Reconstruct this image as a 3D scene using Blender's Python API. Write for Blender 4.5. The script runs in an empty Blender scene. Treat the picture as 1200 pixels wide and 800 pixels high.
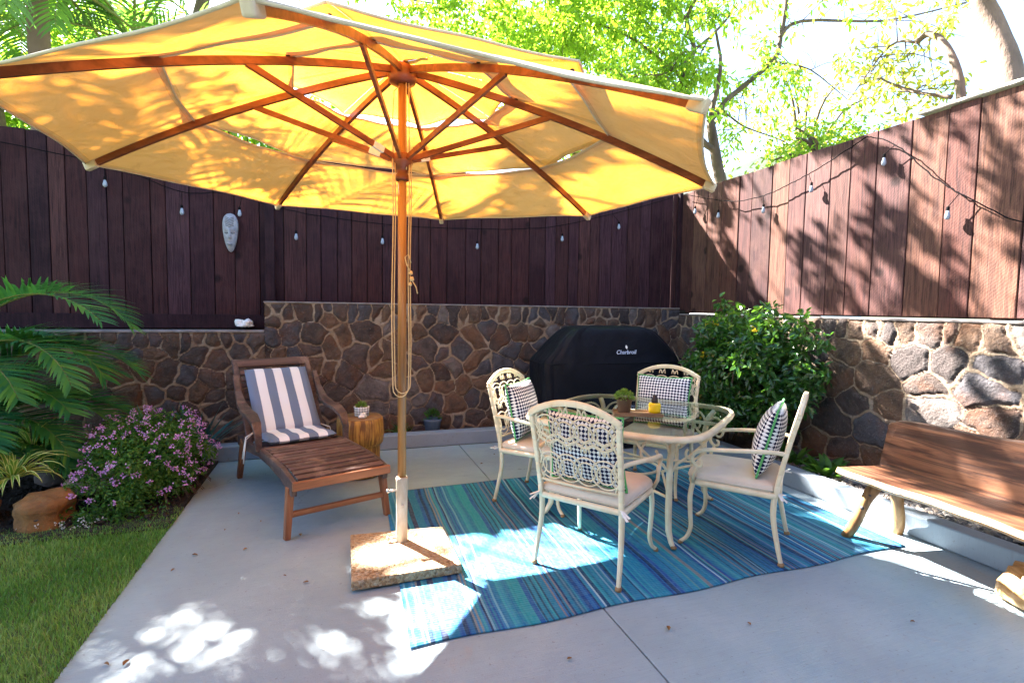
import bpy, bmesh, math, random
import numpy as np
from mathutils import Vector, Matrix
random.seed(7); rng = np.random.default_rng(7)
sc = bpy.context.scene
COL = sc.collection
R = math.radians

# ------------------------------------------------------------------ camera
cam_d = bpy.data.cameras.new('camera'); cam = bpy.data.objects.new('camera', cam_d); COL.objects.link(cam)
cam_d.sensor_fit = 'HORIZONTAL'; cam_d.sensor_width = 36; cam_d.lens = 614.01 / 1200 * 36
cam_d.clip_start = 0.05; cam_d.clip_end = 500
rgt, upv, fwd = Vector((.948071, -.317734, .014336)), Vector((.006312, .063858, .997939)), Vector((.317995, .946027, -.062548))
M = Matrix.Identity(4)
for i in range(3):
    M[i][0], M[i][1], M[i][2] = rgt[i], upv[i], -fwd[i]
M[2][3] = 1.5
cam.matrix_world = M
sc.camera = cam

# ------------------------------------------------------------------ light
SUN = Vector((-.5, .866, .93)).normalized()      # towards the sun
w = bpy.data.worlds.new('World'); sc.world = w; w.use_nodes = True
wn = w.node_tree.nodes; bg = wn['Background']; sky = wn.new('ShaderNodeTexSky')
sky.sky_type = 'NISHITA'; sky.sun_disc = False
sky.sun_elevation = math.asin(SUN.z); sky.sun_rotation = math.atan2(SUN.x, SUN.y)
sky.air_density = 1.0; sky.dust_density = 1.2; sky.ozone_density = 2.0
w.node_tree.links.new(sky.outputs[0], bg.inputs[0]); bg.inputs[1].default_value = 0.05
sd = bpy.data.lights.new('sun', 'SUN'); so = bpy.data.objects.new('sun', sd); COL.objects.link(so)
sd.energy = 5.0; sd.angle = R(0.53); sd.color = (1, .95, .88)
so.rotation_euler = SUN.to_track_quat('Z', 'Y').to_euler()
so.location = (-6, 10, 12)
sc.view_settings.view_transform = 'Standard'; sc.view_settings.look = 'None'
sc.view_settings.exposure = 4.0; sc.view_settings.gamma = 1; sc.view_settings.use_curve_mapping = False
try:
    sc.cycles.use_denoising = True
    sc.cycles.max_bounces = 9; sc.cycles.transparent_max_bounces = 12
    sc.cycles.sample_clamp_indirect = 6
except Exception: pass

# ------------------------------------------------------------------ materials
def srgb(r, g, b):
    return tuple(((c / 255) / 12.92 if c / 255 <= .04045 else ((c / 255 + .055) / 1.055) ** 2.4) for c in (r, g, b))
class NT:
    def __init__(s, name):
        s.m = bpy.data.materials.new(name); s.m.use_nodes = True; s.t = s.m.node_tree; s.n = s.t.nodes
        s.b = s.n['Principled BSDF']; s.out = s.n['Material Output']
    def N(s, ty, **k):
        n = s.n.new(ty)
        for a, v in k.items(): setattr(n, a, v)
        return n
    def L(s, a, b): s.t.links.new(a, b)
    def coord(s, kind='Object', scale=(1, 1, 1), rot=(0, 0, 0)):
        c = s.N('ShaderNodeTexCoord'); m = s.N('ShaderNodeMapping'); m.inputs['Scale'].default_value = scale; m.inputs['Rotation'].default_value = rot
        s.L(c.outputs[kind], m.inputs[0]); return m.outputs[0]
    def noise(s, co, scale, detail=4, rough=.55, dist=0):
        n = s.N('ShaderNodeTexNoise'); n.inputs['Scale'].default_value = scale; n.inputs['Detail'].default_value = detail
        n.inputs['Roughness'].default_value = rough; n.inputs['Distortion'].default_value = dist
        if co is not None: s.L(co, n.inputs['Vector'])
        return n.outputs['Fac']
    def ramp(s, fac, stops, interp='LINEAR'):
        r = s.N('ShaderNodeValToRGB'); r.color_ramp.interpolation = interp; e = r.color_ramp.elements
        while len(e) > 1: e.remove(e[-1])
        for i, (p, c) in enumerate(stops):
            q = e[0] if i == 0 else e.new(p)
            q.position = p; q.color = (*c, 1) if len(c) == 3 else c
        s.L(fac, r.inputs[0]); return r.outputs[0]
    def mix(s, f, a, b, bt='MIX'):
        m = s.N('ShaderNodeMix', data_type='RGBA', blend_type=bt)
        for sock, v in ((m.inputs[0], f), (m.inputs[6], a), (m.inputs[7], b)):
            if hasattr(v, 'is_linked'): s.L(v, sock)
            elif isinstance(v, (int, float)): sock.default_value = v
            else: sock.default_value = (*v, 1)
        return m.outputs[2]
    def math(s, op, a, b=0.0, c=None):
        m = s.N('ShaderNodeMath', operation=op)
        for i, v in enumerate((a, b) if c is None else (a, b, c)):
            if hasattr(v, 'is_linked'): s.L(v, m.inputs[i])
            else: m.inputs[i].default_value = v
        return m.outputs[0]
    def bump(s, h, strength=.3, dist=.01):
        b = s.N('ShaderNodeBump'); b.inputs['Strength'].default_value = strength; b.inputs['Distance'].default_value = dist
        s.L(h, b.inputs['Height']); s.L(b.outputs[0], s.b.inputs['Normal']); return b.outputs[0]
    def col(s, c):
        if hasattr(c, 'is_linked'): s.L(c, s.b.inputs['Base Color'])
        else: s.b.inputs['Base Color'].default_value = (*c, 1)
        return s
    def rough(s, v):
        if hasattr(v, 'is_linked'): s.L(v, s.b.inputs['Roughness'])
        else: s.b.inputs['Roughness'].default_value = v
        return s
    def attr(s, name):
        a = s.N('ShaderNodeAttribute'); a.attribute_name = name; return a.outputs['Fac']
    def translucent(s, color, fac, normal=None):
        t = s.N('ShaderNodeBsdfTranslucent'); mx = s.N('ShaderNodeMixShader')
        if hasattr(color, 'is_linked'): s.L(color, t.inputs[0])
        else: t.inputs[0].default_value = (*color, 1)
        mx.inputs[0].default_value = fac
        s.L(s.b.outputs[0], mx.inputs[1]); s.L(t.outputs[0], mx.inputs[2]); s.L(mx.outputs[0], s.out.inputs[0])

def simple(name, c1, c2=None, scale=8, rough=.6, bump=.2, bscale=None, stretch=(1, 1, 1), bdist=.01, detail=5, metallic=0):
    n = NT(name); co = n.coord('Object', stretch)
    f = n.noise(co, scale, detail)
    n.col(n.ramp(f, [(.3, c1), (.7, c2 or tuple(x * .7 for x in c1))])); n.rough(rough)
    n.b.inputs['Metallic'].default_value = metallic
    if bump: n.bump(n.noise(co, bscale or scale * 4, 6), bump, bdist)
    return n.m

def wood(name, dark, light, axis=2, scale=14, rough=.55, bump=.35, knots=False, wear=None):
    n = NT(name); st = [6, 6, 6]; st[axis] = .45
    co = n.coord('Object', tuple(st))
    g = n.noise(co, scale / 4, 7, .62, .6)
    f2 = n.noise(n.coord('Object', tuple(1.2 if i != axis else .5 for i in range(3))), 2.2, 3)
    c = n.ramp(g, [(.34, tuple(q * .6 for q in dark)), (.44, dark), (.53, tuple((a + b) / 2 for a, b in zip(dark, light))), (.64, light)])
    c = n.mix(f2, c, tuple(x * .6 for x in dark), 'MIX') if False else n.mix(n.math('MULTIPLY', f2, .55), c, dark)
    if wear:
        wv = n.ramp(n.noise(n.coord('Object'), 5, 6, .7), [(.52, (0, 0, 0)), (.68, (1, 1, 1))])
        c = n.mix(wv, c, wear)
    n.col(c); n.rough(rough); n.bump(g, bump, .006); return n.m

def fence_mat(name, k_, tint):
    n = NT(name); r = n.attr('rnd')
    c = n.N('ShaderNodeTexCoord'); ad = n.N('ShaderNodeVectorMath', operation='ADD'); cb = n.N('ShaderNodeCombineXYZ')
    n.L(n.math('MULTIPLY', r, 37.0), cb.inputs[2]); n.L(n.math('MULTIPLY', r, 11.0), cb.inputs[0])
    n.L(c.outputs['Object'], ad.inputs[0]); n.L(cb.outputs[0], ad.inputs[1])
    mp = n.N('ShaderNodeMapping'); mp.inputs['Scale'].default_value = (9, 9, .45); n.L(ad.outputs[0], mp.inputs[0])
    g = n.noise(mp.outputs[0], 6, 8, .65, 1.2)
    saw = n.noise(ad.outputs[0], 3, 2)
    wv = n.N('ShaderNodeTexWave'); wv.wave_type = 'BANDS'; wv.bands_direction = 'DIAGONAL'; wv.inputs['Scale'].default_value = 22; wv.inputs['Distortion'].default_value = 6
    wv.inputs['Detail'].default_value = 3; n.L(ad.outputs[0], wv.inputs[0])
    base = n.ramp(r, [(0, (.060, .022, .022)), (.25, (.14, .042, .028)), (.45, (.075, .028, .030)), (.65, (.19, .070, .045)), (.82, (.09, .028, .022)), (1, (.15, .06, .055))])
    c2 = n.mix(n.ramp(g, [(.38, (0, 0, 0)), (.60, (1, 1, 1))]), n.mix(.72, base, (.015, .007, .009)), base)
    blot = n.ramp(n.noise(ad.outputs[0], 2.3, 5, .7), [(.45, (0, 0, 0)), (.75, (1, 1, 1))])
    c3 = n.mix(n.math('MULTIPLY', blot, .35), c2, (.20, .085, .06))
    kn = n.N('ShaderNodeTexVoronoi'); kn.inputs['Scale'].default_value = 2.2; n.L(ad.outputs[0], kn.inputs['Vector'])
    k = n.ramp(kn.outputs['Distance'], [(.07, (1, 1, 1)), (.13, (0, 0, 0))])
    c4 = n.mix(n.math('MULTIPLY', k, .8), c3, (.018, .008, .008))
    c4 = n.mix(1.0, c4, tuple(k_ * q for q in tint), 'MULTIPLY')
    n.col(c4); n.rough(.78); n.b.inputs['Specular IOR Level'].default_value = .14
    h = n.math('ADD', g, n.math('MULTIPLY', wv.outputs['Fac'], .12)); n.bump(h, .6, .006)
    return n.m

def leafmat(name, stops, trans=.45, tcol=(.35, .6, .05), rough=.45, attr='rnd', spec=.4):
    n = NT(name); r = n.attr(attr)
    c = n.ramp(r, stops); n.col(c); n.rough(rough); n.b.inputs['Specular IOR Level'].default_value = spec
    t = n.mix(.65, c, tcol)
    n.translucent(t, trans); return n.m

MAT = {}
MAT['fence'] = fence_mat('shade_darkened_fence_wood', .55, (.80, .85, 1.2)); MAT['fence_side'] = fence_mat('sunlit_red_fence_wood', .95, (.85, 1.02, 1.05))  # one wood, two tones: back copy darkened and blued for shade, side sunlit
def concrete(name, c1, c2):
    n = NT(name); co = n.coord('Object')
    f = n.noise(co, 2.1, 8, .68, .6); f2 = n.noise(n.coord('Object', (1, 2.6, 1)), 9, 6, .65)
    c = n.ramp(f, [(.3, c1), (.7, c2)])
    st = n.ramp(f2, [(.60, (0, 0, 0)), (.78, (1, 1, 1))])
    c = n.mix(n.math('MULTIPLY', st, .42), c, (.25, .235, .22))
    big = n.ramp(n.noise(co, .55, 6, .62, .8), [(.42, (0, 0, 0)), (.62, (1, 1, 1))]); c = n.mix(n.math('MULTIPLY', big, .55), c, (.20, .235, .265))
    rs = n.ramp(n.noise(n.coord('Object', (1, .6, 1), (0, 0, .6)), 2.4, 7, .72, 1.5), [(.60, (0, 0, 0)), (.70, (1, 1, 1))]); c = n.mix(n.math('MULTIPLY', rs, .35), c, (.32, .29, .26))
    sp = n.ramp(n.noise(co, 45, 3, .6), [(.64, (0, 0, 0)), (.70, (1, 1, 1))])
    c = n.mix(n.math('MULTIPLY', sp, .45), c, (.13, .11, .09))
    br = n.noise(n.coord('Object', (1, 30, 1)), 6, 4, .6)
    c = n.mix(n.math('MULTIPLY', n.ramp(br, [(.45, (0, 0, 0)), (.62, (1, 1, 1))]), .16), c, (.17, .20, .23))
    cv = n.N('ShaderNodeTexVoronoi', feature='DISTANCE_TO_EDGE'); cv.inputs['Scale'].default_value = .55
    wa = n.N('ShaderNodeVectorMath', operation='ADD'); wn_ = n.N('ShaderNodeTexNoise'); wn_.inputs['Scale'].default_value = 2.6; wn_.inputs['Detail'].default_value = 7; n.L(co, wn_.inputs['Vector']); n.L(co, wa.inputs[0]); n.L(wn_.outputs['Color'], wa.inputs[1]); n.L(wa.outputs[0], cv.inputs['Vector'])
    ck = n.ramp(cv.outputs['Distance'], [(.0, (1, 1, 1)), (.0022, (0, 0, 0))]); cm = n.ramp(n.noise(co, .8, 2), [(.52, (0, 0, 0)), (.58, (1, 1, 1))])
    c = n.mix(n.math('MULTIPLY', n.math('MULTIPLY', ck, cm), .7), c, (.09, .085, .08))
    n.col(c); n.rough(n.math('MULTIPLY_ADD', f2, .25, .42)); 
    n.bump(n.math('ADD', n.noise(co, 120, 4), n.math('MULTIPLY', br, 1.6)), .4, .004); return n.m
MAT['concrete'] = concrete('painted_patio_concrete', (.235, .325, .375), (.315, .39, .425))
MAT['kerb'] = concrete('painted_kerb_concrete', (.21, .265, .33), (.25, .30, .36))
MAT['cap'] = simple('mortar_cap', (.30, .25, .23), (.15, .12, .11), 9, .85, .5)
MAT['soil'] = simple('garden_soil', (.035, .022, .016), (.012, .008, .006), 18, .95, 1, 60, bdist=.03)
MAT['mulch'] = simple('mulch', (.07, .035, .02), (.02, .012, .01), 30, .95, 1, 50, bdist=.02)
MAT['lawnbase'] = simple('lawn_base', (.08, .12, .03), (.05, .075, .02), 20, .95, .6, 80, bdist=.02)
MAT['earth'] = simple('earth', (.10, .12, .05), (.06, .08, .03), 2, .95, .3)

def stone_mat():
    n = NT('lava_rock_masonry'); e = n.attr('edge'); s = n.attr('sid')
    co = n.coord('Object')
    base = n.ramp(s, [(0, (.090, .060, .048)), (.2, (.155, .092, .058)), (.4, (.095, .085, .092)), (.55, (.19, .105, .062)), (.7, (.115, .082, .070)), (.85, (.19, .155, .14)), (.93, (.07, .052, .048))], 'CONSTANT')
    nz = n.noise(co, 7, 7, .7); spk = n.noise(co, 55, 5, .7)
    base = n.mix(n.ramp(nz, [(.38, (0, 0, 0)), (.68, (.75, .75, .75))]), base, (.022, .016, .016))
    rust = n.ramp(n.noise(co, 3.1, 5, .6), [(.5, (0, 0, 0)), (.66, (.8, .8, .8))])
    base = n.mix(n.math('MULTIPLY', rust, .55), base, (.17, .062, .022))
    lich = n.ramp(spk, [(.58, (0, 0, 0)), (.72, (1, 1, 1))])
    base = n.mix(n.math('MULTIPLY', lich, .55), base, (.25, .22, .20))
    mort = n.ramp(n.noise(co, 5, 5, .65), [(.3, (.20, .115, .065)), (.55, (.34, .25, .17)), (.8, (.46, .40, .34))])
    mort = n.mix(n.math('MULTIPLY', n.ramp(spk, [(.5, (0, 0, 0)), (.7, (1, 1, 1))]), .35), mort, (.07, .04, .03))
    ej = n.math('ADD', e, n.math('MULTIPLY', n.math('SUBTRACT', spk, .5), .012))
    mf = n.ramp(ej, [(.0075, (1, 1, 1)), (.0125, (0, 0, 0))])
    n.col(n.mix(mf, base, mort)); n.rough(.82); n.b.inputs['Specular IOR Level'].default_value = .35
    n.bump(n.math('ADD', nz, n.math('MULTIPLY', spk, .8)), .9, .03); return n.m
MAT['stone'] = stone_mat()

def canvas_mat():
    n = NT('umbrella_canvas'); co = n.coord('Object')
    f = n.noise(co, 3.5, 6, .65); f2 = n.noise(n.coord('Object', (1, 1, 1)), 11, 5, .7)
    c = n.ramp(f, [(.3, (.64, .49, .30)), (.7, (.73, .58, .38))])
    mild = n.ramp(f2, [(.56, (0, 0, 0)), (.75, (1, 1, 1))])
    c = n.mix(n.math('MULTIPLY', mild, .35), c, (.36, .24, .10))
    t = n.ramp(f, [(.3, (.70, .232, .016)), (.7, (.78, .285, .026))])
    t = n.mix(n.math('MULTIPLY', mild, .45), t, (.50, .17, .015))
    sm = n.math('MINIMUM', n.attr('seam'), n.attr('edge')); bd = n.ramp(sm, [(0, (.55, .55, .55)), (.022, (.55, .55, .55)), (.026, (1, 1, 1)), (1, (1, 1, 1))])
    st_ = n.ramp(sm, [(.0235, (1, 1, 1)), (.0245, (.6, .6, .6)), (.0275, (.6, .6, .6)), (.029, (1, 1, 1))])
    t = n.mix(1.0, t, bd, 'MULTIPLY'); c = n.mix(1.0, c, st_, 'MULTIPLY')
    wr = n.noise(n.coord('Object', (1, 1, 2)), 5, 3, .5, 2.0)
    n.col(c); n.rough(.85); n.b.inputs['Specular IOR Level'].default_value = .1
    wv1 = n.noise(n.coord('Object', (1, 12, 1)), 60, 2); wv2 = n.noise(n.coord('Object', (12, 1, 1)), 60, 2)
    nb = n.bump(n.math('ADD', n.math('MULTIPLY', wr, 1.2), n.math('MULTIPLY', n.math('ADD', wv1, wv2), .06)), .5, .03)
    n.translucent(t, .40); return n.m
MAT['canvas'] = canvas_mat()
MAT['canvas_hem'] = simple('canvas_hem', (.62, .52, .36), (.5, .4, .26), 12, .85, .1)
MAT['rib'] = wood('oiled_rib_wood', (.15, .035, .012), (.32, .092, .032), 0, 10, .42, .2)
MAT['pole'] = wood('varnished_pole_wood', (.30, .13, .035), (.50, .25, .08), 2, 10, .4, .2)
MAT['sleeve'] = simple('worn_white_sleeve', (.62, .56, .46), (.30, .21, .13), 14, .6, .3, stretch=(1, 1, .35))
MAT['iron'] = simple('dark_steel', (.05, .045, .045), (.03, .025, .025), 8, .45, .1, metallic=.6)
MAT['steel'] = simple('bright_steel', (.6, .58, .55), (.45, .42, .4), 8, .35, .1, metallic=.9)
MAT['rope'] = simple('cotton_rope', (.66, .50, .28), (.52, .38, .2), 60, .9, .4, 200)
def pebble_mat():
    n = NT('exposed_aggregate'); co = n.coord('Object')
    v = n.N('ShaderNodeTexVoronoi'); v.inputs['Scale'].default_value = 75; n.L(co, v.inputs['Vector'])
    sep = n.N('ShaderNodeSeparateColor'); n.L(v.outputs['Color'], sep.inputs[0])
    c = n.ramp(sep.outputs[0], [(0, (.12, .06, .025)), (.3, (.28, .16, .07)), (.6, (.40, .29, .17)), (.85, (.16, .11, .07)), (1, (.45, .38, .28))])
    c = n.mix(n.ramp(n.noise(co, 4, 5, .7), [(.4, (0, 0, 0)), (.7, (.7, .7, .7))]), c, (.36, .25, .15))
    n.col(c); n.rough(.8); n.bump(n.math('MULTIPLY', v.outputs['Distance'], -1), .8, .006); return n.m
MAT['pebble'] = pebble_mat()
MAT['chaise'] = wood('weathered_teak', (.055, .030, .028), (.125, .072, .066), 1, 12, .6, .35, wear=(.20, .13, .10))
MAT['chaise_x'] = wood('weathered_teak_slats', (.062, .030, .026), (.165, .088, .076), 0, 12, .55, .3, wear=(.24, .15, .12))
MAT['teak'] = wood('orange_teak', (.22, .075, .028), (.40, .16, .065), 0, 12, .5, .3)
MAT['teak_z'] = wood('orange_teak_leg', (.20, .068, .026), (.36, .14, .06), 2, 12, .5, .3)
def stripe_mat():
    n = NT('striped_cushion_fabric'); c = n.N('ShaderNodeTexCoord'); s = n.N('ShaderNodeSeparateXYZ'); n.L(c.outputs['Object'], s.inputs[0])
    k = n.math('FRACT', n.math('DIVIDE', n.math('ADD', s.outputs[0], .26 + .0743 * 8), .1486))
    f = n.ramp(k, [(0, (1, 1, 1)), (.5, (0, 0, 0))], 'CONSTANT')
    n.col(n.mix(f, (.70, .74, .82), (.145, .195, .31))); n.rough(.9); n.b.inputs['Specular IOR Level'].default_value = .1
    n.bump(n.math('ADD', n.noise(n.coord('Object'), 300, 2), n.math('MULTIPLY', n.noise(n.coord('Object'), 9, 4), 3)), .2, .008); return n.m
MAT['stripe'] = stripe_mat()
MAT['cream'] = simple('cream_powder_coat', (.74, .66, .48), (.64, .51, .32), 11, .42, .15, 40)
MAT['creamseat'] = simple('cream_seat_fabric', (.66, .57, .47), (.58, .49, .39), 6, .9, .2, 90)
MAT['ribbon'] = simple('white_ribbon', (.8, .79, .76), (.7, .68, .64), 20, .8, .3)
MAT['rubber'] = simple('brown_foot_cap', (.35, .20, .09), (.22, .12, .05), 20, .6, .1)
def check_mat():
    n = NT('navy_check_fabric'); c = n.N('ShaderNodeTexCoord'); s = n.N('ShaderNodeSeparateXYZ'); n.L(c.outputs['Object'], s.inputs[0])
    cb = n.N('ShaderNodeCombineXYZ'); n.L(n.math('ADD', s.outputs[0], s.outputs[2]), cb.inputs[0]); n.L(n.math('SUBTRACT', s.outputs[0], s.outputs[2]), cb.inputs[1]); cb.inputs[2].default_value = .001
    ck = n.N('ShaderNodeTexChecker'); ck.inputs['Scale'].default_value = 1 / .0245; n.L(cb.outputs[0], ck.inputs[0])
    n.col(n.mix(ck.outputs['Fac'], (.74, .76, .78), (.012, .018, .06))); n.rough(.85); n.b.inputs['Specular IOR Level'].default_value = .1
    n.bump(n.noise(n.coord('Object'), 7, 4), .25, .02); return n.m
MAT['check'] = check_mat()
MAT['piping'] = simple('green_piping', (.10, .42, .13), (.07, .32, .1), 20, .8, .1)
def glass_mat():
    n = NT('table_glass'); b = n.b; b.inputs['Base Color'].default_value = (.85, .97, .94, 1); b.inputs['Roughness'].default_value = .03
    b.inputs['IOR'].default_value = 1.45; b.inputs['Transmission Weight'].default_value = 1
    # thin pane: let light pass straight through where the pane is neither reflecting nor tinted
    tr = n.N('ShaderNodeBsdfTransparent'); tr.inputs[0].default_value = (.88, .96, .94, 1)
    gl = n.N('ShaderNodeBsdfGlossy'); gl.inputs['Roughness'].default_value = .03; gl.inputs[0].default_value = (.95, 1, 1, 1)
    fr = n.N('ShaderNodeFresnel'); fr.inputs[0].default_value = 1.5
    mx = n.N('ShaderNodeMixShader'); n.L(fr.outputs[0], mx.inputs[0]); n.L(tr.outputs[0], mx.inputs[1]); n.L(gl.outputs[0], mx.inputs[2]); n.L(mx.outputs[0], n.out.inputs[0])
    n.n.remove(b); return n.m
MAT['glass'] = glass_mat()
MAT['glassedge'] = simple('glass_edge', (.35, .55, .48), (.3, .5, .44), 5, .1, 0)
def rug_mat():
    n = NT('striped_outdoor_rug'); a = n.attr('sx')
    cb = n.N('ShaderNodeCombineXYZ'); n.L(a, cb.inputs[0]); n.L(n.math('MULTIPLY', n.attr('sy'), .02), cb.inputs[1])
    w1 = n.N('ShaderNodeTexWhiteNoise', noise_dimensions='1D'); n.L(n.math('FLOOR', n.math('MULTIPLY', a, 300.0)), w1.inputs['W'])
    w2 = n.N('ShaderNodeTexWhiteNoise', noise_dimensions='1D'); n.L(n.math('FLOOR', n.math('MULTIPLY', a, 122.0)), w2.inputs['W'])
    w3 = n.N('ShaderNodeTexWhiteNoise', noise_dimensions='1D'); n.L(n.math('FLOOR', n.math('MULTIPLY', a, 34.0)), w3.inputs['W'])
    T = (.010, .17, .29); B = (.010, .075, .27); Tq = (.03, .27, .34); Nv = (.006, .014, .07); G = (.20, .19, .18); A = (.12, .31, .43); V = (.05, .045, .11)
    fine = n.ramp(w1.outputs[0], [(0, T), (.17, B), (.30, Tq), (.42, Nv), (.52, (.02, .15, .35)), (.62, G), (.66, Nv), (.76, (.38, .50, .55)), (.79, T), (.87, A), (.93, Nv)], 'CONSTANT')
    med = n.ramp(w2.outputs[0], [(0, T), (.22, (.012, .24, .29)), (.4, B), (.54, (.01, .14, .26)), (.68, Nv), (.78, Tq), (.92, G)], 'CONSTANT')
    sel = n.ramp(w3.outputs[0], [(0, (.1, .1, .1)), (.35, (.6, .6, .6)), (.55, (.2, .2, .2)), (.8, (.9, .9, .9))], 'CONSTANT')
    c = n.mix(sel, fine, med)
    fl = n.N('ShaderNodeTexWhiteNoise', noise_dimensions='2D')
    c2 = n.N('ShaderNodeCombineXYZ'); n.L(n.math('FLOOR', n.math('MULTIPLY', a, 260.0)), c2.inputs[0]); n.L(n.math('FLOOR', n.math('MULTIPLY', n.attr('sy'), 90.0)), c2.inputs[1]); n.L(c2.outputs[0], fl.inputs['Vector'])
    c = n.mix(n.math('MULTIPLY', fl.outputs[0], .14), c, (.20, .36, .42))
    n.col(c); n.rough(.75); n.b.inputs['Specular IOR Level'].default_value = .3
    wv = n.math('SINE', n.math('MULTIPLY', n.attr('sy'), 700.0)); n.bump(wv, .3, .003); return n.m
MAT['rug'] = rug_mat()
MAT['cover'] = simple('black_vinyl_cover', (.004, .006, .013), (.0025, .004, .008), 4, .62, .6, 5, bdist=.04); MAT['cover'].node_tree.nodes['Principled BSDF'].inputs['Specular IOR Level'].default_value = .22
MAT['logo'] = simple('printed_logo', (.55, .66, .85), (.5, .6, .8), 4, .5, 0)
MAT['bark'] = simple('tree_bark', (.16, .11, .08), (.07, .045, .032), 7, .9, .8, 25, (1, 1, .4), .03)
MAT['palebark'] = simple('pale_bark', (.20, .13, .095), (.11, .072, .052), 6, .85, .6, 20, (1, 1, .5), .02)
MAT['stem'] = simple('green_stem', (.12, .17, .04), (.20, .20, .05), 12, .6, .2)
MAT['stump'] = wood('stool_wood', (.20, .075, .010), (.66, .36, .06), 2, 30, .5, 1.0)
MAT['stumptop'] = simple('stool_top', (.26, .15, .07), (.18, .09, .04), 14, .55, .3)
MAT['benchslab'] = wood('live_edge_slab', (.065, .022, .010), (.29, .115, .05), 1, 16, .5, .7)
MAT['sapwood'] = wood('sapwood_edge', (.42, .22, .07), (.66, .42, .20), 1, 10, .5, .3)
MAT['benchleg'] = wood('bench_leg_wood', (.22, .10, .03), (.52, .30, .12), 2, 10, .55, .4)
MAT['terracotta'] = simple('brown_clay_pot', (.13, .075, .04), (.09, .05, .028), 10, .7, .2)
MAT['bluepot'] = simple('blue_grey_pot', (.10, .13, .19), (.07, .1, .15), 10, .6, .2)
MAT['yellow'] = simple('yellow_lantern_glass', (.85, .62, .01), (.75, .5, .01), 6, .25, 0)
MAT['white'] = simple('white_coral', (.82, .81, .80), (.7, .68, .66), 14, .7, .5)
MAT['maskm'] = simple('grey_carved_mask', (.34, .33, .36), (.18, .17, .20), 18, .7, .5, 50)
MAT['maskd'] = simple('mask_dark_carving', (.05, .045, .05), (.03, .03, .03), 18, .7, .2)
MAT['rock'] = simple('grey_garden_rock', (.13, .115, .12), (.055, .048, .052), 7, .85, .8, 30, bdist=.02)
MAT['rockpale'] = simple('pale_flat_rock', (.34, .27, .23), (.22, .16, .13), 7, .85, .6, 30, bdist=.02)
MAT['rockorange'] = simple('orange_rock', (.30, .13, .035), (.16, .07, .02), 9, .85, .8, 30, bdist=.02)
MAT['gravelm'] = leafmat('gravel_stone', [(0, (.05, .05, .055)), (.5, (.13, .12, .12)), (.8, (.22, .17, .13)), (1, (.34, .31, .28))], 0, rough=.8)
MAT['cable'] = simple('black_cable', (.008, .007, .008), (.005, .005, .005), 10, .9, 0); MAT['cable'].node_tree.nodes['Principled BSDF'].inputs['Specular IOR Level'].default_value = .05
MAT['bulb'] = simple('bulb_glass', (.30, .33, .40), (.25, .28, .33), 10, .08, 0)
MAT['housewall'] = simple('white_house_wall', (.8, .8, .82), (.75, .75, .78), 3, .8, .1)
MAT['housebrown'] = simple('brown_house_siding', (.16, .12, .09), (.13, .10, .075), 3, .8, .1)
MAT['roofm'] = simple('dark_roof', (.08, .07, .065), (.06, .05, .05), 6, .85, .3)
MAT['darkglass'] = simple('dark_window_glass', (.02, .025, .03), (.015, .02, .025), 3, .08, 0)
MAT['whitecap'] = simple('pale_cap_rail', (.72, .68, .56), (.6, .55, .43), 8, .7, .2)

MAT['leaf_tree'] = leafmat('tree_leaves', [(0, (.035, .11, .012)), (.4, (.08, .19, .015)), (.75, (.16, .28, .02)), (1, (.28, .34, .03))], .52, (.46, .72, .04))
MAT['leaf_yellow'] = leafmat('yellowing_leaves', [(0, (.08, .16, .02)), (.5, (.22, .28, .03)), (1, (.42, .36, .04))], .5, (.72, .70, .05))
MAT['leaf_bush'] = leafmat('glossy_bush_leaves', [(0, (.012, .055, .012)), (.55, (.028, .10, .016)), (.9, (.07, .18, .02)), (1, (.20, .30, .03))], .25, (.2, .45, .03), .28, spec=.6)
MAT['leaf_palm'] = leafmat('palm_leaflets', [(0, (.015, .12, .065)), (.5, (.04, .19, .07)), (1, (.13, .30, .05))], .35, (.2, .5, .05), .38)
MAT['leaf_tallpalm'] = leafmat('tall_palm_leaflets', [(0, (.02, .07, .035)), (.5, (.05, .12, .04)), (1, (.11, .20, .04))], .4, (.3, .6, .05), .4)
MAT['leaf_flowerbush'] = leafmat('small_shrub_leaves', [(0, (.025, .09, .016)), (.6, (.06, .17, .02)), (1, (.14, .27, .04))], .3, (.2, .4, .04), .5)
MAT['petal'] = leafmat('pink_petals', [(0, (.60, .22, .58)), (.6, (.75, .38, .74)), (1, (.85, .60, .85))], .3, (.7, .3, .7), .6)
MAT['petal_yellow'] = leafmat('yellow_petals', [(0, (.75, .55, .02)), (1, (.85, .65, .04))], .3, (.8, .6, .05), .6)
MAT['petal_white'] = leafmat('white_petals', [(0, (.6, .6, .55)), (1, (.75, .72, .7))], .3, (.8, .8, .7), .6)
MAT['leaf_agave'] = leafmat('blue_green_blades', [(0, (.012, .075, .080)), (1, (.03, .12, .11))], .15, (.1, .3, .2), .45)
MAT['leaf_var'] = leafmat('variegated_leaves', [(0, (.10, .28, .04)), (.34, (.18, .36, .04)), (.36, (.80, .78, .25)), (1, (.88, .85, .35))], .3, (.6, .7, .1), .4)
MAT['leaf_succ'] = leafmat('succulent_leaves', [(0, (.09, .20, .03)), (1, (.25, .38, .06))], .2, (.3, .5, .06), .5)
MAT['dryleaf'] = leafmat('dry_leaf', [(0, (.16, .07, .025)), (1, (.30, .17, .06))], .1, (.4, .2, .05), .7)
MAT['grass'] = leafmat('grass_blades', [(0, (.075, .20, .035)), (.5, (.16, .33, .06)), (.9, (.30, .42, .11)), (1, (.34, .28, .12))], .3, (.2, .4, .04), .6, spec=.2)

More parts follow.
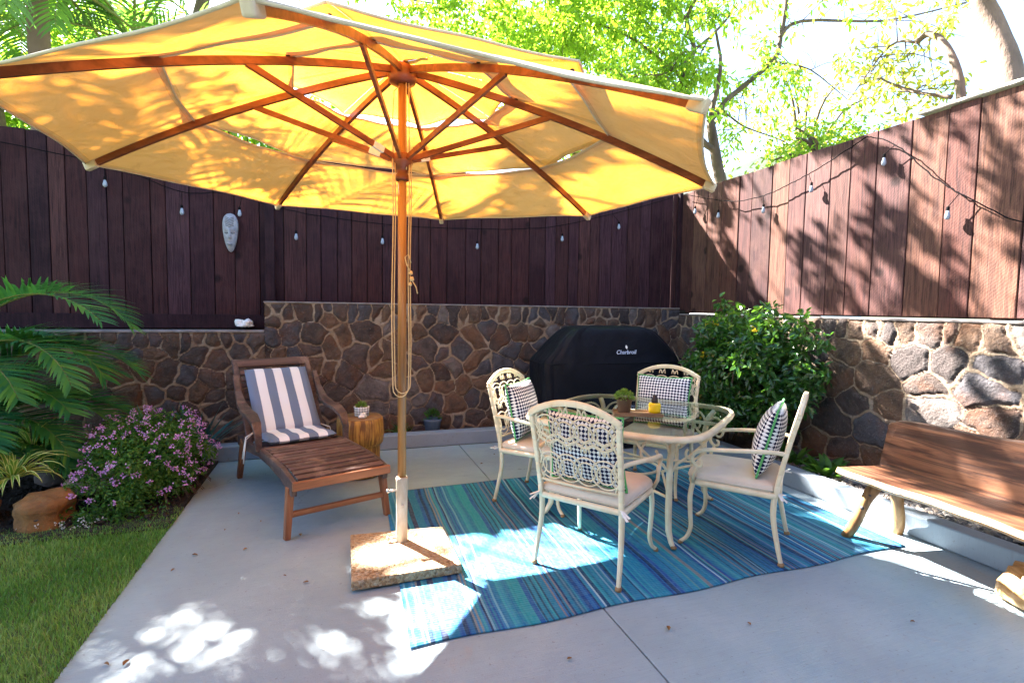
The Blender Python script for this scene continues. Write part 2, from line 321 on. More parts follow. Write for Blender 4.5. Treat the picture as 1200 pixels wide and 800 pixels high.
# ------------------------------------------------------------------ object helpers
def tag(o, label=None, cat=None, group=None, kind=None):
    if label: o['label'] = label
    if cat: o['category'] = cat
    if group: o['group'] = group
    if kind: o['kind'] = kind
    return o
def empty(name, loc, rz=0, rx=0):
    o = bpy.data.objects.new(name, None); COL.objects.link(o); o.location = loc; o.rotation_euler = (rx, 0, rz); o.empty_display_size = .1; return o
class MB:
    def __init__(s): s.v = []; s.f = []; s.mi = []; s.sm = []
    def add(s, vs, fs, mi=0, smooth=False):
        b = len(s.v); s.v += [tuple(v) for v in vs]
        for f in fs: s.f.append(tuple(b + i for i in f)); s.mi.append(mi); s.sm.append(smooth)
        return s
    def box(s, c, d, rot=None, mi=0, taper=1.0):
        x, y, z = (q / 2 for q in d); vs = [Vector((sx * x * (taper if sz < 0 else 1), sy * y * (taper if sz < 0 else 1), sz * z)) for sz in (-1, 1) for sy in (-1, 1) for sx in (-1, 1)]
        if rot is not None: vs = [rot @ v for v in vs]
        vs = [v + Vector(c) for v in vs]
        return s.add(vs, [(0, 2, 3, 1), (4, 5, 7, 6), (0, 1, 5, 4), (2, 6, 7, 3), (0, 4, 6, 2), (1, 3, 7, 5)], mi)
    def beam(s, a, b, wd, ht, up=(0, 0, 1), mi=0, w2=None, h2=None):
        a, b = Vector(a), Vector(b); d = (b - a).normalized(); u = Vector(up); x = d.cross(u)
        if x.length < 1e-5: x = d.cross(Vector((1, 0, 0)))
        x.normalize(); u = x.cross(d).normalized(); w2 = w2 or wd; h2 = h2 or ht
        vs = []
        for p, ww, hh in ((a, wd, ht), (b, w2, h2)):
            vs += [p + x * (i * ww / 2) + u * (j * hh / 2) for i, j in ((-1, -1), (1, -1), (1, 1), (-1, 1))]
        return s.add(vs, [(0, 3, 2, 1), (4, 5, 6, 7), (0, 1, 5, 4), (1, 2, 6, 5), (2, 3, 7, 6), (3, 0, 4, 7)], mi)
    def tube(s, pts, r, seg=8, cap=True, mi=0, sy=1.0):
        P = [Vector(p) for p in pts]; n = len(P); rr = r if hasattr(r, '__len__') else [r] * n
        t0 = (P[1] - P[0]).normalized(); ref = Vector((0, 0, 1)) if abs(t0.z) < .9 else Vector((1, 0, 0))
        x = t0.cross(ref).normalized(); vs = []
        for i in range(n):
            t = (P[min(i + 1, n - 1)] - P[max(i - 1, 0)])
            if t.length < 1e-9: t = t0
            t.normalize(); x = (x - t * x.dot(t))
            if x.length < 1e-6: x = t.orthogonal()
            x.normalize(); y = t.cross(x)
            for k in range(seg):
                a = 2 * math.pi * k / seg; vs.append(P[i] + (x * math.cos(a) + y * math.sin(a) * sy) * rr[i])
        fs = [(i * seg + k, i * seg + (k + 1) % seg, (i + 1) * seg + (k + 1) % seg, (i + 1) * seg + k) for i in range(n - 1) for k in range(seg)]
        s.add(vs, fs, mi, True)
        if cap: s.add([vs[k] for k in range(seg)], [tuple(range(seg))[::-1]], mi); s.add([vs[(n - 1) * seg + k] for k in range(seg)], [tuple(range(seg))], mi)
        return s
    def lathe(s, prof, c=(0, 0, 0), seg=24, mi=0, wob=0, smooth=True):
        vs = []
        for (r, z) in prof:
            for k in range(seg):
                a = 2 * math.pi * k / seg; q = r * (1 + wob * math.sin(a * 3 + z * 9) + wob * .6 * math.sin(a * 7 + 1 + z * 17)); vs.append((c[0] + q * math.cos(a), c[1] + q * math.sin(a), c[2] + z))
        n = len(prof)
        fs = [(i * seg + k, i * seg + (k + 1) % seg, (i + 1) * seg + (k + 1) % seg, (i + 1) * seg + k) for i in range(n - 1) for k in range(seg)]
        s.add(vs, fs, mi, smooth)
        if prof[0][0] > 1e-4: s.add(vs[:seg], [tuple(range(seg))[::-1]], mi)
        if prof[-1][0] > 1e-4: s.add(vs[-seg:], [tuple(range(seg))], mi)
        return s
    def prism(s, pts, z0, z1, mi=0, xf=None):
        n = len(pts); vs = [Vector((x, y, z0)) for x, y in pts] + [Vector((x, y, z1)) for x, y in pts]
        if xf is not None: vs = [xf @ v for v in vs]
        return s.add(vs, [tuple(range(n))[::-1], tuple(range(n, 2 * n))] + [(i, (i + 1) % n, n + (i + 1) % n, n + i) for i in range(n)], mi)
    def blob(s, c, rad, seg=14, rings=9, amp=.12, seed=0, mi=0, sq=1.0):
        rs = random.Random(seed); ph = [rs.uniform(0, 6.28) for _ in range(6)]
        vs = []
        for i in range(rings + 1):
            th = math.pi * i / rings
            for k in range(seg):
                a = 2 * math.pi * k / seg
                d = Vector((math.sin(th) * math.cos(a), math.sin(th) * math.sin(a), math.cos(th)))
                q = 1 + amp * (math.sin(3 * d.x + ph[0]) + math.sin(4 * d.y + ph[1]) + math.sin(5 * d.z + ph[2]) + .5 * math.sin(9 * d.x + 7 * d.y + ph[3]))
                e = Vector(tuple(math.copysign(abs(w_) ** sq, w_) for w_ in d))
                vs.append((c[0] + rad[0] * e.x * q, c[1] + rad[1] * e.y * q, c[2] + rad[2] * e.z * q))
        fs = [(i * seg + k, (i + 1) * seg + k, (i + 1) * seg + (k + 1) % seg, i * seg + (k + 1) % seg) for i in range(rings) for k in range(seg)]
        return s.add(vs, fs, mi, True)
    def build(s, name, mats, parent=None, bevel=0, smooth=None, kind=None, sub=0):
        me = bpy.data.meshes.new(name); me.from_pydata(s.v, [], s.f)
        for m in (mats if isinstance(mats, (list, tuple)) else [mats]): me.materials.append(m)
        me.polygons.foreach_set('material_index', s.mi)
        me.polygons.foreach_set('use_smooth', s.sm if smooth is None else [smooth] * len(s.f))
        bm = bmesh.new(); bm.from_mesh(me); bmesh.ops.remove_doubles(bm, verts=bm.verts, dist=1e-5)
        if s.recalc: bmesh.ops.recalc_face_normals(bm, faces=bm.faces)
        bm.to_mesh(me); bm.free(); me.update()
        o = bpy.data.objects.new(name, me); COL.objects.link(o); o.parent = parent
        if bevel:
            m = o.modifiers.new('bevel', 'BEVEL'); m.width = bevel; m.segments = 2; m.limit_method = 'ANGLE'; m.angle_limit = R(40)
        if sub:
            m = o.modifiers.new('sub', 'SUBSURF'); m.levels = sub; m.render_levels = sub
        if kind: o['kind'] = kind
        return o
    recalc = True
def np_mesh(name, V, F, mats, parent=None, attrs=None, smooth=False, mi=None, domain='POINT'):
    """V (n,3) array, F (m,k) array with constant k"""
    me = bpy.data.meshes.new(name); V = np.asarray(V, np.float32); F = np.asarray(F, np.int32); m, k = F.shape
    me.vertices.add(len(V)); me.vertices.foreach_set('co', V.ravel())
    me.loops.add(m * k); me.loops.foreach_set('vertex_index', F.ravel())
    me.polygons.add(m); me.polygons.foreach_set('loop_start', np.arange(0, m * k, k, dtype=np.int32)); me.polygons.foreach_set('loop_total', np.full(m, k, np.int32))
    for q in (mats if isinstance(mats, (list, tuple)) else [mats]): me.materials.append(q)
    if mi is not None: me.polygons.foreach_set('material_index', np.asarray(mi, np.int32))
    me.update(calc_edges=True); me.validate()
    me.polygons.foreach_set('use_smooth', np.full(len(me.polygons), smooth))
    for nm, a in (attrs or {}).items():
        at = me.attributes.new(nm, 'FLOAT', domain); at.data.foreach_set('value', np.asarray(a, np.float32))
    o = bpy.data.objects.new(name, me); COL.objects.link(o); o.parent = parent; return o
def unit(a): return a / np.maximum(np.linalg.norm(a, axis=-1, keepdims=True), 1e-9)
def leaf_geo(P, D, Nrm, L, W, rnd=None, fold=.25):
    """six-vertex pointed leaves: base P, direction D, normal N"""
    n = len(P); D = unit(D); S = unit(np.cross(D, Nrm)); U = np.cross(S, D); L = np.broadcast_to(L, n)[:, None]; W = np.broadcast_to(W, n)[:, None]
    droop = -U * L * .12
    v0 = P; v1 = P + D * L * .35 + S * W * .5 + U * W * fold; v2 = P + D * L * .75 + S * W * .36 + U * W * fold * .7 + droop * .6
    v3 = P + D * L + droop * 1.3; v4 = P + D * L * .75 - S * W * .36 + U * W * fold * .7 + droop * .6; v5 = P + D * L * .35 - S * W * .5 + U * W * fold
    V = np.stack([v0, v1, v2, v3, v4, v5], 1).reshape(-1, 3)
    i = np.arange(n)[:, None] * 6
    F = np.concatenate([i + np.array([[0, 1, 2, 3]]), i + np.array([[0, 3, 4, 5]])])
    r = np.repeat(rng.random(n) if rnd is None else rnd, 6)
    return V, F, r
def rand_dirs(n, up=0.0):
    d = rng.normal(size=(n, 3)); d[:, 2] += up; return unit(d)
def cluster_leaves(C, per, spread, L, W, up=.2, rbase=None):
    C = np.repeat(np.asarray(C), per, 0); n = len(C)
    o = rand_dirs(n) * (rng.random((n, 1)) ** .5) * spread
    P = C + o; D = unit(o + rand_dirs(n) * spread * .8 + np.array([0, 0, -.25 * spread])); N = rand_dirs(n, 1.2)
    return P, D, N
def sun_ground(P, z=0):
    """where a point's shadow falls on the level z"""
    t = (P[:, 2] - z) / SUN.z
    return P[:, :2] - t[:, None] * np.array([SUN.x, SUN.y])
def in_poly(q, poly):
    x, y = q[:, 0], q[:, 1]; r = np.zeros(len(q), bool); n = len(poly)
    for i in range(n):
        x1, y1 = poly[i]; x2, y2 = poly[(i + 1) % n]
        c = ((y1 > y) != (y2 > y)) & (x < (x2 - x1) * (y - y1) / (y2 - y1 + 1e-12) + x1); r ^= c
    return r
# gaps in the crowns: ground places the sun reaches through the leaves
GAPS = [
 [(.7, 3.25), (.96, 3.25), (1.07, 3.15), (1.3, 3.05), (1.5, 2.85), (1.22, 2.62), (.91, 2.61), (.75, 2.50), (.64, 2.65), (.52, 2.77), (.5, 3.0)],
 [(.34, 2.74), (.5, 2.77), (.62, 2.67), (.75, 2.5), (.57, 2.28), (.47, 2.15), (.32, 2.2), (.26, 2.37)],
 [(.10, 3.02), (.36, 3.30), (.64, 3.30), (.66, 2.78), (.38, 2.80), (.16, 2.85)],
 [(3.31, 2.34), (3.72, 2.30), (3.56, 1.78), (3.54, .6), (3.0, .6), (3.0, 1.68), (3.2, 2.06), (3.15, 2.25)],
 [(3.99, 3.1), (4.06, 2.75), (3.73, 2.44), (3.3, 2.40), (3.2, 2.6), (3.4, 2.8), (3.57, 3.05)],
 [(2.49, 2.85), (2.83, 2.80), (2.68, 2.54), (2.36, 2.62)], [(2.8, 2.62), (3.15, 2.75), (3.3, 2.55), (2.9, 2.45)],
 [(5.8, 2.85), (5.3, 3.1), (5.27, 2.62), (5.60, 2.42), (5.87, 2.38)],
 [(6.14, 1.94), (6.1, 1.15), (5.96, .9), (5.75, 1.3), (5.78, 1.9), (5.94, 2.66)],
 [(3.38, .2), (3.52, .2), (3.52, 2.1), (3.40, 2.1)],
 [(4.75, 1.6), (5.1, 1.6), (5.15, 2.05), (4.8, 2.0)],
]
SPOTS = []
_r = random.Random(5)
for cx, cy, sx, sy, n in ((-.72, 2.47, .13, .13, 16), (-.36, 2.40, .20, .14, 12), (.13, 2.58, .13, .05, 8), (.08, 2.18, .16, .14, 15), (-.62, 2.76, .12, .05, 5), (-.19, 2.8, .12, .05, 4),
                          (.3, 2.05, .15, .1, 8), (-1.0, 2.6, .06, .06, 3), (5.6, .5, .3, .5, 22), (5.2, 2.0, .3, .5, 10), (4.9, 1.2, .3, .6, 10), (6.3, .9, .25, .6, 14), (5.7, 2.0, .2, .6, 10), (4.4, 2.2, .3, .4, 7), (3.9, 1.4, .2, .5, 3)):
    for _ in range(n): SPOTS.append((_r.gauss(cx, sx * .8), _r.gauss(cy, sy * .8), _r.uniform(.025, .065)))
SPOTS = np.array(SPOTS)
def lit(q, grow=.045, spots=True):
    r = np.zeros(len(q), bool)
    j = q + np.stack([np.sin(q[:, 1] * 23) * .03, np.cos(q[:, 0] * 19) * .03], 1)
    for g in GAPS:
        g = np.array(g); c = g.mean(0); gg = c + (g - c) * (1 + grow / np.maximum(np.linalg.norm(g - c, axis=1, keepdims=True), .05))
        r |= in_poly(j, gg)
    if not spots: return r
    d = np.linalg.norm(q[:, None, :] - SPOTS[None, :, :2], axis=2)
    r |= (d < SPOTS[None, :, 2] + .025).any(1)
    return r

# ------------------------------------------------------------------ ground
b = MB(); b.box((0, 0, -.35), (300, 300, .5)); b.build('ground', MAT['earth'], kind='structure')
b = MB()
b.box(((-1.07 + 1.266) / 2, 1.0, -.05), (2.336, 9.1, .1)); b.box(((1.274 + 3.83) / 2, 1.0, -.05), (2.556, 9.1, .1))
b.build('patio', MAT['concrete'], bevel=.004, kind='structure')
b = MB(); b.box((1.27, 1.0, -.07), (.02, 9.0, .1)); b.build('patio_joint', MAT['soil'], kind='structure')
# kerb: back run with a rounded left end, right run
b = MB()
kp = [(-1.20, 5.69), (-1.22, 5.60), (-1.16, 5.53), (-1.02, 5.52), (-.8, 5.55), (3.69, 5.55), (3.69, -3.5), (3.83, -3.5), (3.83, 5.69)]
b.prism(kp, 0, .15); b.build('kerb', MAT['kerb'], bevel=.012, kind='structure')
b = MB(); b.box((-3.0, 5.3, -.03), (3.86, 2.6, .1)); b.box((-2.6, 4.2, -.03), (3.06, .5, .09)); b.build('soil_bed', MAT['soil'], kind='structure')
b = MB(); b.box((.2, 5.86, .03), (8.4, .34, .12)); b.box((4.1, 2.0, .03), (.54, 8.4, .125)); b.build('wall_bed', MAT['mulch'], kind='structure')
b = MB(); b.box((-3.6, .9, -.05), (5.06, 6.5, .1)); b.build('lawn_soil', MAT['lawnbase'], kind='structure')

# grass blades
def bed_front(x): return 4.03 + .18 * np.clip((x + 1.6) / .5, 0, 1) ** 1.5 * 1.2 + .22 * np.clip((-1.6 - x) / .8, 0, 1) ** 1 * .7 + .03 * np.sin(x * 9)
n = 120000
P = np.stack([rng.uniform(-3.6, -1.062, n), rng.uniform(1.3, 4.5, n), np.zeros(n)], 1)
P = P[P[:, 1] < bed_front(P[:, 0]) + .10 * rng.random(len(P))]; n = len(P)
h = rng.uniform(.015, .04, n) * (1 + .5 * (rng.random(n) > .93)); ang = rng.uniform(0, 6.28, n); ln = rng.uniform(.2, .9, n)
d = np.stack([np.cos(ang), np.sin(ang), np.zeros(n)], 1); s = np.stack([-np.sin(ang), np.cos(ang), np.zeros(n)], 1) * rng.uniform(.0012, .0024, (n, 1))
mid = P + d * (h * ln * .35)[:, None] + np.array([0, 0, 1]) * (h * .6)[:, None]; tip = P + d * (h * ln)[:, None] + np.array([0, 0, 1]) * h[:, None]
V = np.stack([P - s, P + s, mid + s * .8, mid - s * .8, tip], 1).reshape(-1, 3); V[:, 2] += .0
i = np.arange(n)[:, None] * 5
patch = np.clip(.50 + .28 * np.sin(P[:, 0] * 5 + 2 * np.sin(P[:, 1] * 3)) + .15 * np.sin(P[:, 0] * 17) * np.sin(P[:, 1] * 14) + rng.normal(0, .22, n), 0, .9) + (rng.random(n) > .965) * .5
V3 = np.concatenate([V]); F4 = np.concatenate([i + np.array([[0, 1, 2]]), i + np.array([[0, 2, 3]]), i + np.array([[3, 2, 4]])])
tag(np_mesh('lawn_grass', V3, F4, MAT['grass'], attrs={'rnd': np.repeat(np.clip(patch, 0, 1), 5)}), 'short mown green grass beside the grey patio', 'lawn', kind='stuff')

# gravel in the right bed and crumbs of soil
def pebbles(name, xr, yr, z, n, rmin, rmax, mat):
    base = np.array([[1, 0, 0], [-1, 0, 0], [0, 1, 0], [0, -1, 0], [0, 0, 1], [0, 0, -1]], float)
    fc = np.array([[0, 2, 4], [2, 1, 4], [1, 3, 4], [3, 0, 4], [2, 0, 5], [1, 2, 5], [3, 1, 5], [0, 3, 5]])
    c = np.stack([rng.uniform(*xr, n), rng.uniform(*yr, n), z + rng.uniform(0, .02, n)], 1)
    rad = rng.uniform(rmin, rmax, n)[:, None, None]; q = base[None] * (1 + rng.normal(0, .25, (n, 6, 1))) + rng.normal(0, .18, (n, 6, 3)); q[:, :, 2] *= .6
    V = (c[:, None] + q * rad).reshape(-1, 3); F = (np.arange(n)[:, None, None] * 6 + fc[None]).reshape(-1, 3)
    return np_mesh(name, V, F, mat, attrs={'rnd': np.repeat(rng.random(n), 6)})
tag(pebbles('gravel', (3.84, 4.34), (.6, 4.2), .10, 4200, .012, .032, MAT['gravelm']), 'dark grey gravel and chips in the bed behind the bench', 'gravel', kind='stuff')
tag(pebbles('soil_crumbs', (-3.2, -1.1), (4.1, 5.9), .02, 2600, .008, .025, MAT['soil']), 'dark crumbly soil and bark in the left garden bed', 'soil', kind='stuff')

# ------------------------------------------------------------------ stone wall
def stone_face(u0, u1, ztop, zbot, step, cell, seed, aniso=1.0):
    r = np.random.default_rng(seed)
    us = np.arange(u0, u1 + step, step); zs = np.arange(zbot, ztop + step * .5, step); zs[-1] = ztop
    U, Z = np.meshgrid(us, zs); q = np.stack([U.ravel(), Z.ravel()], 1)
    cu = np.arange(u0 - cell * 2, u1 + cell * 2, cell * aniso); cz = np.arange(zbot - cell * 2, ztop + cell * 2, cell)
    S = []
    for jz, zc in enumerate(cz):
        for uc in cu: S.append((uc + (jz % 2) * cell * aniso * .5 + r.uniform(-.36, .36) * cell * aniso, zc + r.uniform(-.36, .36) * cell))
    S = np.array(S); S = S[r.random(len(S)) > .16]
    # a tighter row of small stones near the top
    T = np.stack([np.arange(u0, u1, cell * .62), np.full(len(np.arange(u0, u1, cell * .62)), ztop - .07)], 1); T += r.uniform(-.03, .03, T.shape)
    S = np.concatenate([S[S[:, 1] < ztop - .15], T])
    wq = q + np.stack([.012 * np.sin(q[:, 1] * 19 + 3 * np.sin(q[:, 0] * 7)) + .005 * np.sin(q[:, 1] * 47 + q[:, 0] * 31), .012 * np.sin(q[:, 0] * 17 + 2 * np.sin(q[:, 1] * 9)) + .005 * np.sin(q[:, 0] * 53)], 1)
    edge = np.zeros(len(q)); sid = np.zeros(len(q)); wgt = np.array([1 / aniso, 1])
    rid = r.random(len(S)); bul = r.uniform(.6, 1.4, len(S)); wS = r.uniform(0, .30, len(S)) ** 1.3 * cell * 1.2
    hh = np.zeros(len(q)); mw = .7 + .5 * (np.sin(q[:, 0] * 5.1 + 1) * np.sin(q[:, 1] * 7.3) + .6 * np.sin(q[:, 0] * 13 + q[:, 1] * 11))
    for a in range(0, len(q), 4000):
        D = np.linalg.norm((wq[a:a + 4000, None] - S[None]) * wgt, axis=2) - wS[None]; ix = np.argpartition(D, 1, axis=1)[:, :2]
        d = np.take_along_axis(D, ix, 1); o = np.argsort(d, 1); ix = np.take_along_axis(ix, o, 1); d = np.take_along_axis(d, o, 1)
        e = (d[:, 1] - d[:, 0]) * .5; edge[a:a + 4000] = e; sid[a:a + 4000] = rid[ix[:, 0]]
        hh[a:a + 4000] = bul[ix[:, 0]]
    edge = np.minimum(edge, (ztop - q[:, 1]) * .6 + .004)
    edge = edge / np.clip(mw, .45, 1.5); e = edge; st = np.clip((e - .008) / .045, 0, 1); st = 1 - (1 - st) ** 2.2
    nzz = sum(np.sin(q[:, 0] * a_ + p_) * np.sin(q[:, 1] * b_ + p_ * 2) for a_, b_, p_ in ((31, 37, 1), (67, 53, 2), (113, 97, .5), (19, 23, 3))) * .25
    disp = np.where(e < .010, .002 + .006 * np.clip(1 - (e / .010) ** 2, 0, 1), -.008 + .026 * st * hh + .007 * nzz * st)
    disp += r.normal(0, .0012, len(disp))
    nu, nz = len(us), len(zs); idx = np.arange(nu * nz).reshape(nz, nu)
    F = np.stack([idx[:-1, :-1].ravel(), idx[:-1, 1:].ravel(), idx[1:, 1:].ravel(), idx[1:, :-1].ravel()], 1)
    return q, disp, F, edge, sid
WY, WX = 5.95, 4.35
ZB, ZL, ZR = 1.530, 1.225, 1.452
xs = -.70
wl = empty('back_stone_wall', (0, WY, 0)); tag(wl, 'dark lava rock wall with beige mortar running behind the lounger and grill, stepped at its left', 'wall')
for (u0, u1, zt, sd_, nm) in ((-7.0, xs, ZL, 3, 'lower_stonework'), (xs, WX, ZB, 5, 'stonework')):
    q, dp, F, e, sid = stone_face(u0, u1, zt, 0.0, .013, .20, sd_)
    if nm == 'lower_stonework': q[:, 0] = np.minimum(q[:, 0], u1)
    else: q[:, 0] = np.minimum(q[:, 0], u1 + .03)
    V = np.stack([q[:, 0], -dp, q[:, 1]], 1); np_mesh(nm, V, F[:, ::1], MAT['stone'], wl, {'edge': e, 'sid': sid}, True)
b = MB(); b.box(((-7 + xs) / 2, .16, ZL / 2 - .01), (xs + 7 - .03, .28, ZL - .02)); b.box(((xs + WX) / 2 + .1, .16, ZB / 2 - .01), (WX - xs + .18, .28, ZB - .02)); b.build('core', MAT['soil'], wl)
b = MB(); b.box(((-7 + xs) / 2, .145, ZL + .003), (xs + 7 - .006, .32, .024)); b.box(((xs + WX) / 2, .145, ZB + .002), (WX - xs + .02, .315, .016)); b.build('mortar_cap', MAT['cap'], wl, bevel=.008)
# end return of the high part at the step
q, dp, F, e, sid = stone_face(0, .3, ZB, ZL + .02, .013, .16, 9); V = np.stack([np.full(len(q), xs) - dp * .5, q[:, 0], q[:, 1]], 1)
np_mesh('step_stonework', V, F[:, ::-1], MAT['stone'], wl, {'edge': e, 'sid': sid}, True)
wr = empty('side_stone_wall', (WX, 0, 0)); tag(wr, 'sun dappled lava rock wall with pale mortar running behind the wooden bench', 'wall')
q, dp, F, e, sid = stone_face(-3.0, WY, ZR, 0.0, .011, .235, 12, 1.2)
V = np.stack([-dp, q[:, 0], q[:, 1]], 1); np_mesh('stonework', V, F, MAT['stone'], wr, {'edge': e, 'sid': sid}, True)
b = MB(); b.box((.16, 1.47, ZR / 2 - .01), (.28, 8.9, ZR - .02)); b.build('core', MAT['soil'], wr)
b = MB(); b.box((.145, 1.47, ZR + .002), (.315, 8.92, .02)); b.build('mortar_cap', MAT['cap'], wr, bevel=.008)

# ------------------------------------------------------------------ fences
def fence(name, label, p0, p1, z0, z1, inward, wmin, wmax, seed, fmat):
    r = random.Random(seed); p0, p1 = Vector(p0), Vector(p1); d = (p1 - p0); Ln = d.length; d.normalize(); nrm = Vector(inward)
    root = empty(name, (p0.x, p0.y, 0)); tag(root, label, 'fence'); rnds = []; b = MB(); b.recalc = True; t = 0
    while t < Ln:
        wdt = min(r.uniform(wmin, wmax), Ln - t + .001); off = r.uniform(0, .009); g = .0035
        a = d * (t + g); c = d * (t + wdt - g); tl = r.uniform(-.002, .002)
        q = [a, c]; lo = z0; hi = z1 + r.uniform(-.006, .006)
        f = nrm * off; k = -nrm * .025
        vs = [a + f + Vector((0, 0, lo)), c + f + nrm * tl + Vector((0, 0, lo)), c + f + nrm * tl + Vector((0, 0, hi)), a + f + Vector((0, 0, hi)), a + k + Vector((0, 0, lo)), c + k + Vector((0, 0, lo)), c + k + Vector((0, 0, hi)), a + k + Vector((0, 0, hi))]
        b.add(vs, [(0, 1, 2, 3), (5, 4, 7, 6), (4, 0, 3, 7), (1, 5, 6, 2), (3, 2, 6, 7), (4, 5, 1, 0)]); rnds.append(r.random()); t += wdt
    me = bpy.data.meshes.new('boards'); me.from_pydata(b.v, [], b.f); me.materials.append(fmat)
    at = me.attributes.new('rnd', 'FLOAT', 'POINT'); at.data.foreach_set('value', np.repeat(np.array(rnds, np.float32), 8)); me.update()
    bm = bmesh.new(); bm.from_mesh(me); bmesh.ops.recalc_face_normals(bm, faces=bm.faces); bm.to_mesh(me); bm.free()
    o = bpy.data.objects.new('boards', me); COL.objects.link(o); o.parent = root
    m = o.modifiers.new('bevel', 'BEVEL'); m.width = .004; m.segments = 1
    return root
FY, FX, FT = 6.17, 4.47, 3.10
f1 = fence('back_board_fence', 'tall shaded board fence, its wood toned dark for shade, on top of the back stone wall', (-7.2, FY, 0), (FX - .01, FY, 0), ZL + .03, FT, (0, -1, 0), .13, .24, 1, MAT['fence'])
b = MB(); b.box((xs + .04 + 7.2, -.04, (FT + ZL) / 2), (.09, .05, FT - ZL)); b.box((7.2 - 2.9, -.022, ZL + .10), (6.6, .028, .14)); b.build('trim', MAT['fence'], f1, bevel=.003)
b = MB(); b.box((5.6, .036, (FT + ZL) / 2), (11.3, .012, FT - ZL - .02)); b.build('backing', MAT['soil'], f1)
b = MB(); b.box((5.6, .085, 2.0), (11.2, .07, .09)); b.box((5.6, .085, 2.85), (11.2, .07, .09)); b.build('rail', MAT['fence'], f1)
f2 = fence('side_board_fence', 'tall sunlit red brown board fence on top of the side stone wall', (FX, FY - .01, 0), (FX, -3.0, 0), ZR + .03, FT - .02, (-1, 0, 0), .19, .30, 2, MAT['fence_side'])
b = MB(); b.box((-.03, -.045, (FT + ZR) / 2 + .02), (.05, .05, FT - ZR - .06)); b.build('corner_post', MAT['fence'], f2, bevel=.003)
b = MB(); b.box((.036, -4.5, (FT + ZR) / 2), (.012, 9.2, FT - ZR - .04)); b.build('backing', MAT['soil'], f2)
b = MB(); b.box((.085, -4.5, 2.0), (.07, 9.0, .09)); b.box((.085, -4.5, 2.85), (.07, 9.0, .09)); b.build('rail', MAT['fence'], f2)
b = MB(); b.box((.01, -5.9, FT + .004), (.10, 5.6, .022)); b.build('cap_rail', MAT['whitecap'], f2, bevel=.004)

# ------------------------------------------------------------------ rug
nx, ny = 90, 60
BLc, BRc, FLc, FRc = np.array((.36, 4.24)), np.array((3.60, 4.40)), np.array((.30, 2.23)), np.array((3.48, 2.32))
s_, t_ = np.meshgrid(np.linspace(0, 1, nx + 1), np.linspace(0, 1, ny + 1)); s_, t_ = s_.ravel()[:, None], t_.ravel()[:, None]
Pg = (FLc * (1 - s_) + FRc * s_) * (1 - t_) + (BLc * (1 - s_) + BRc * s_) * t_
Pg[:, 1] += (.012 * np.sin(s_ * 23) * (1 - t_) ** 6)[:, 0]
z = .007 + .0025 * np.sin(s_ * 40 + t_ * 9) * np.sin(t_ * 13) + .002
sxw = s_[:, 0] + .0022 * np.sin(t_[:, 0] * 8 + s_[:, 0] * 6) + .0006 * np.sin(t_[:, 0] * 27 + s_[:, 0] * 31)
V = np.concatenate([Pg, z], 1); idx = np.arange((nx + 1) * (ny + 1)).reshape(ny + 1, nx + 1)
F = np.stack([idx[:-1, :-1].ravel(), idx[:-1, 1:].ravel(), idx[1:, 1:].ravel(), idx[1:, :-1].ravel()], 1)
rug = np_mesh('striped_rug', V, F, MAT['rug'], None, {'sx': sxw, 'sy': t_[:, 0]}, True)
m = rug.modifiers.new('thick', 'SOLIDIFY'); m.thickness = .005; m.offset = -1
tag(rug, 'flat woven outdoor rug in teal, blue and navy stripes under the dining set', 'rug')

GL = 'dry leaves scattered on the patio'
_l = random.Random(8); litter = None
for k in range(26):
    x_, y_ = (_l.uniform(-.95, .3), _l.uniform(1.9, 4.2)) if k < 15 else (_l.uniform(.3, 3.4), _l.uniform(1.5, 2.1)) if k < 21 else (_l.uniform(1.3, 3.4), _l.uniform(4.7, 5.45))
    if k % 9 < 3 and litter is not None and False: pass
    L_ = _l.uniform(.022, .045); P_ = np.array([[0, 0, .006]]); a_ = _l.uniform(0, 6.28)
    V_, F_, r_ = leaf_geo(P_, np.array([[math.cos(a_), math.sin(a_), .12]]), np.array([[0, 0, 1.]]), L_, L_ * .45, fold=.35)
    o = np_mesh('fallen_leaf', V_, F_, MAT['dryleaf'], None, {'rnd': r_}); o.location = (x_, y_, .0015); tag(o, 'tiny dry brown leaf lying on the bare grey patio slab', 'leaf', GL)
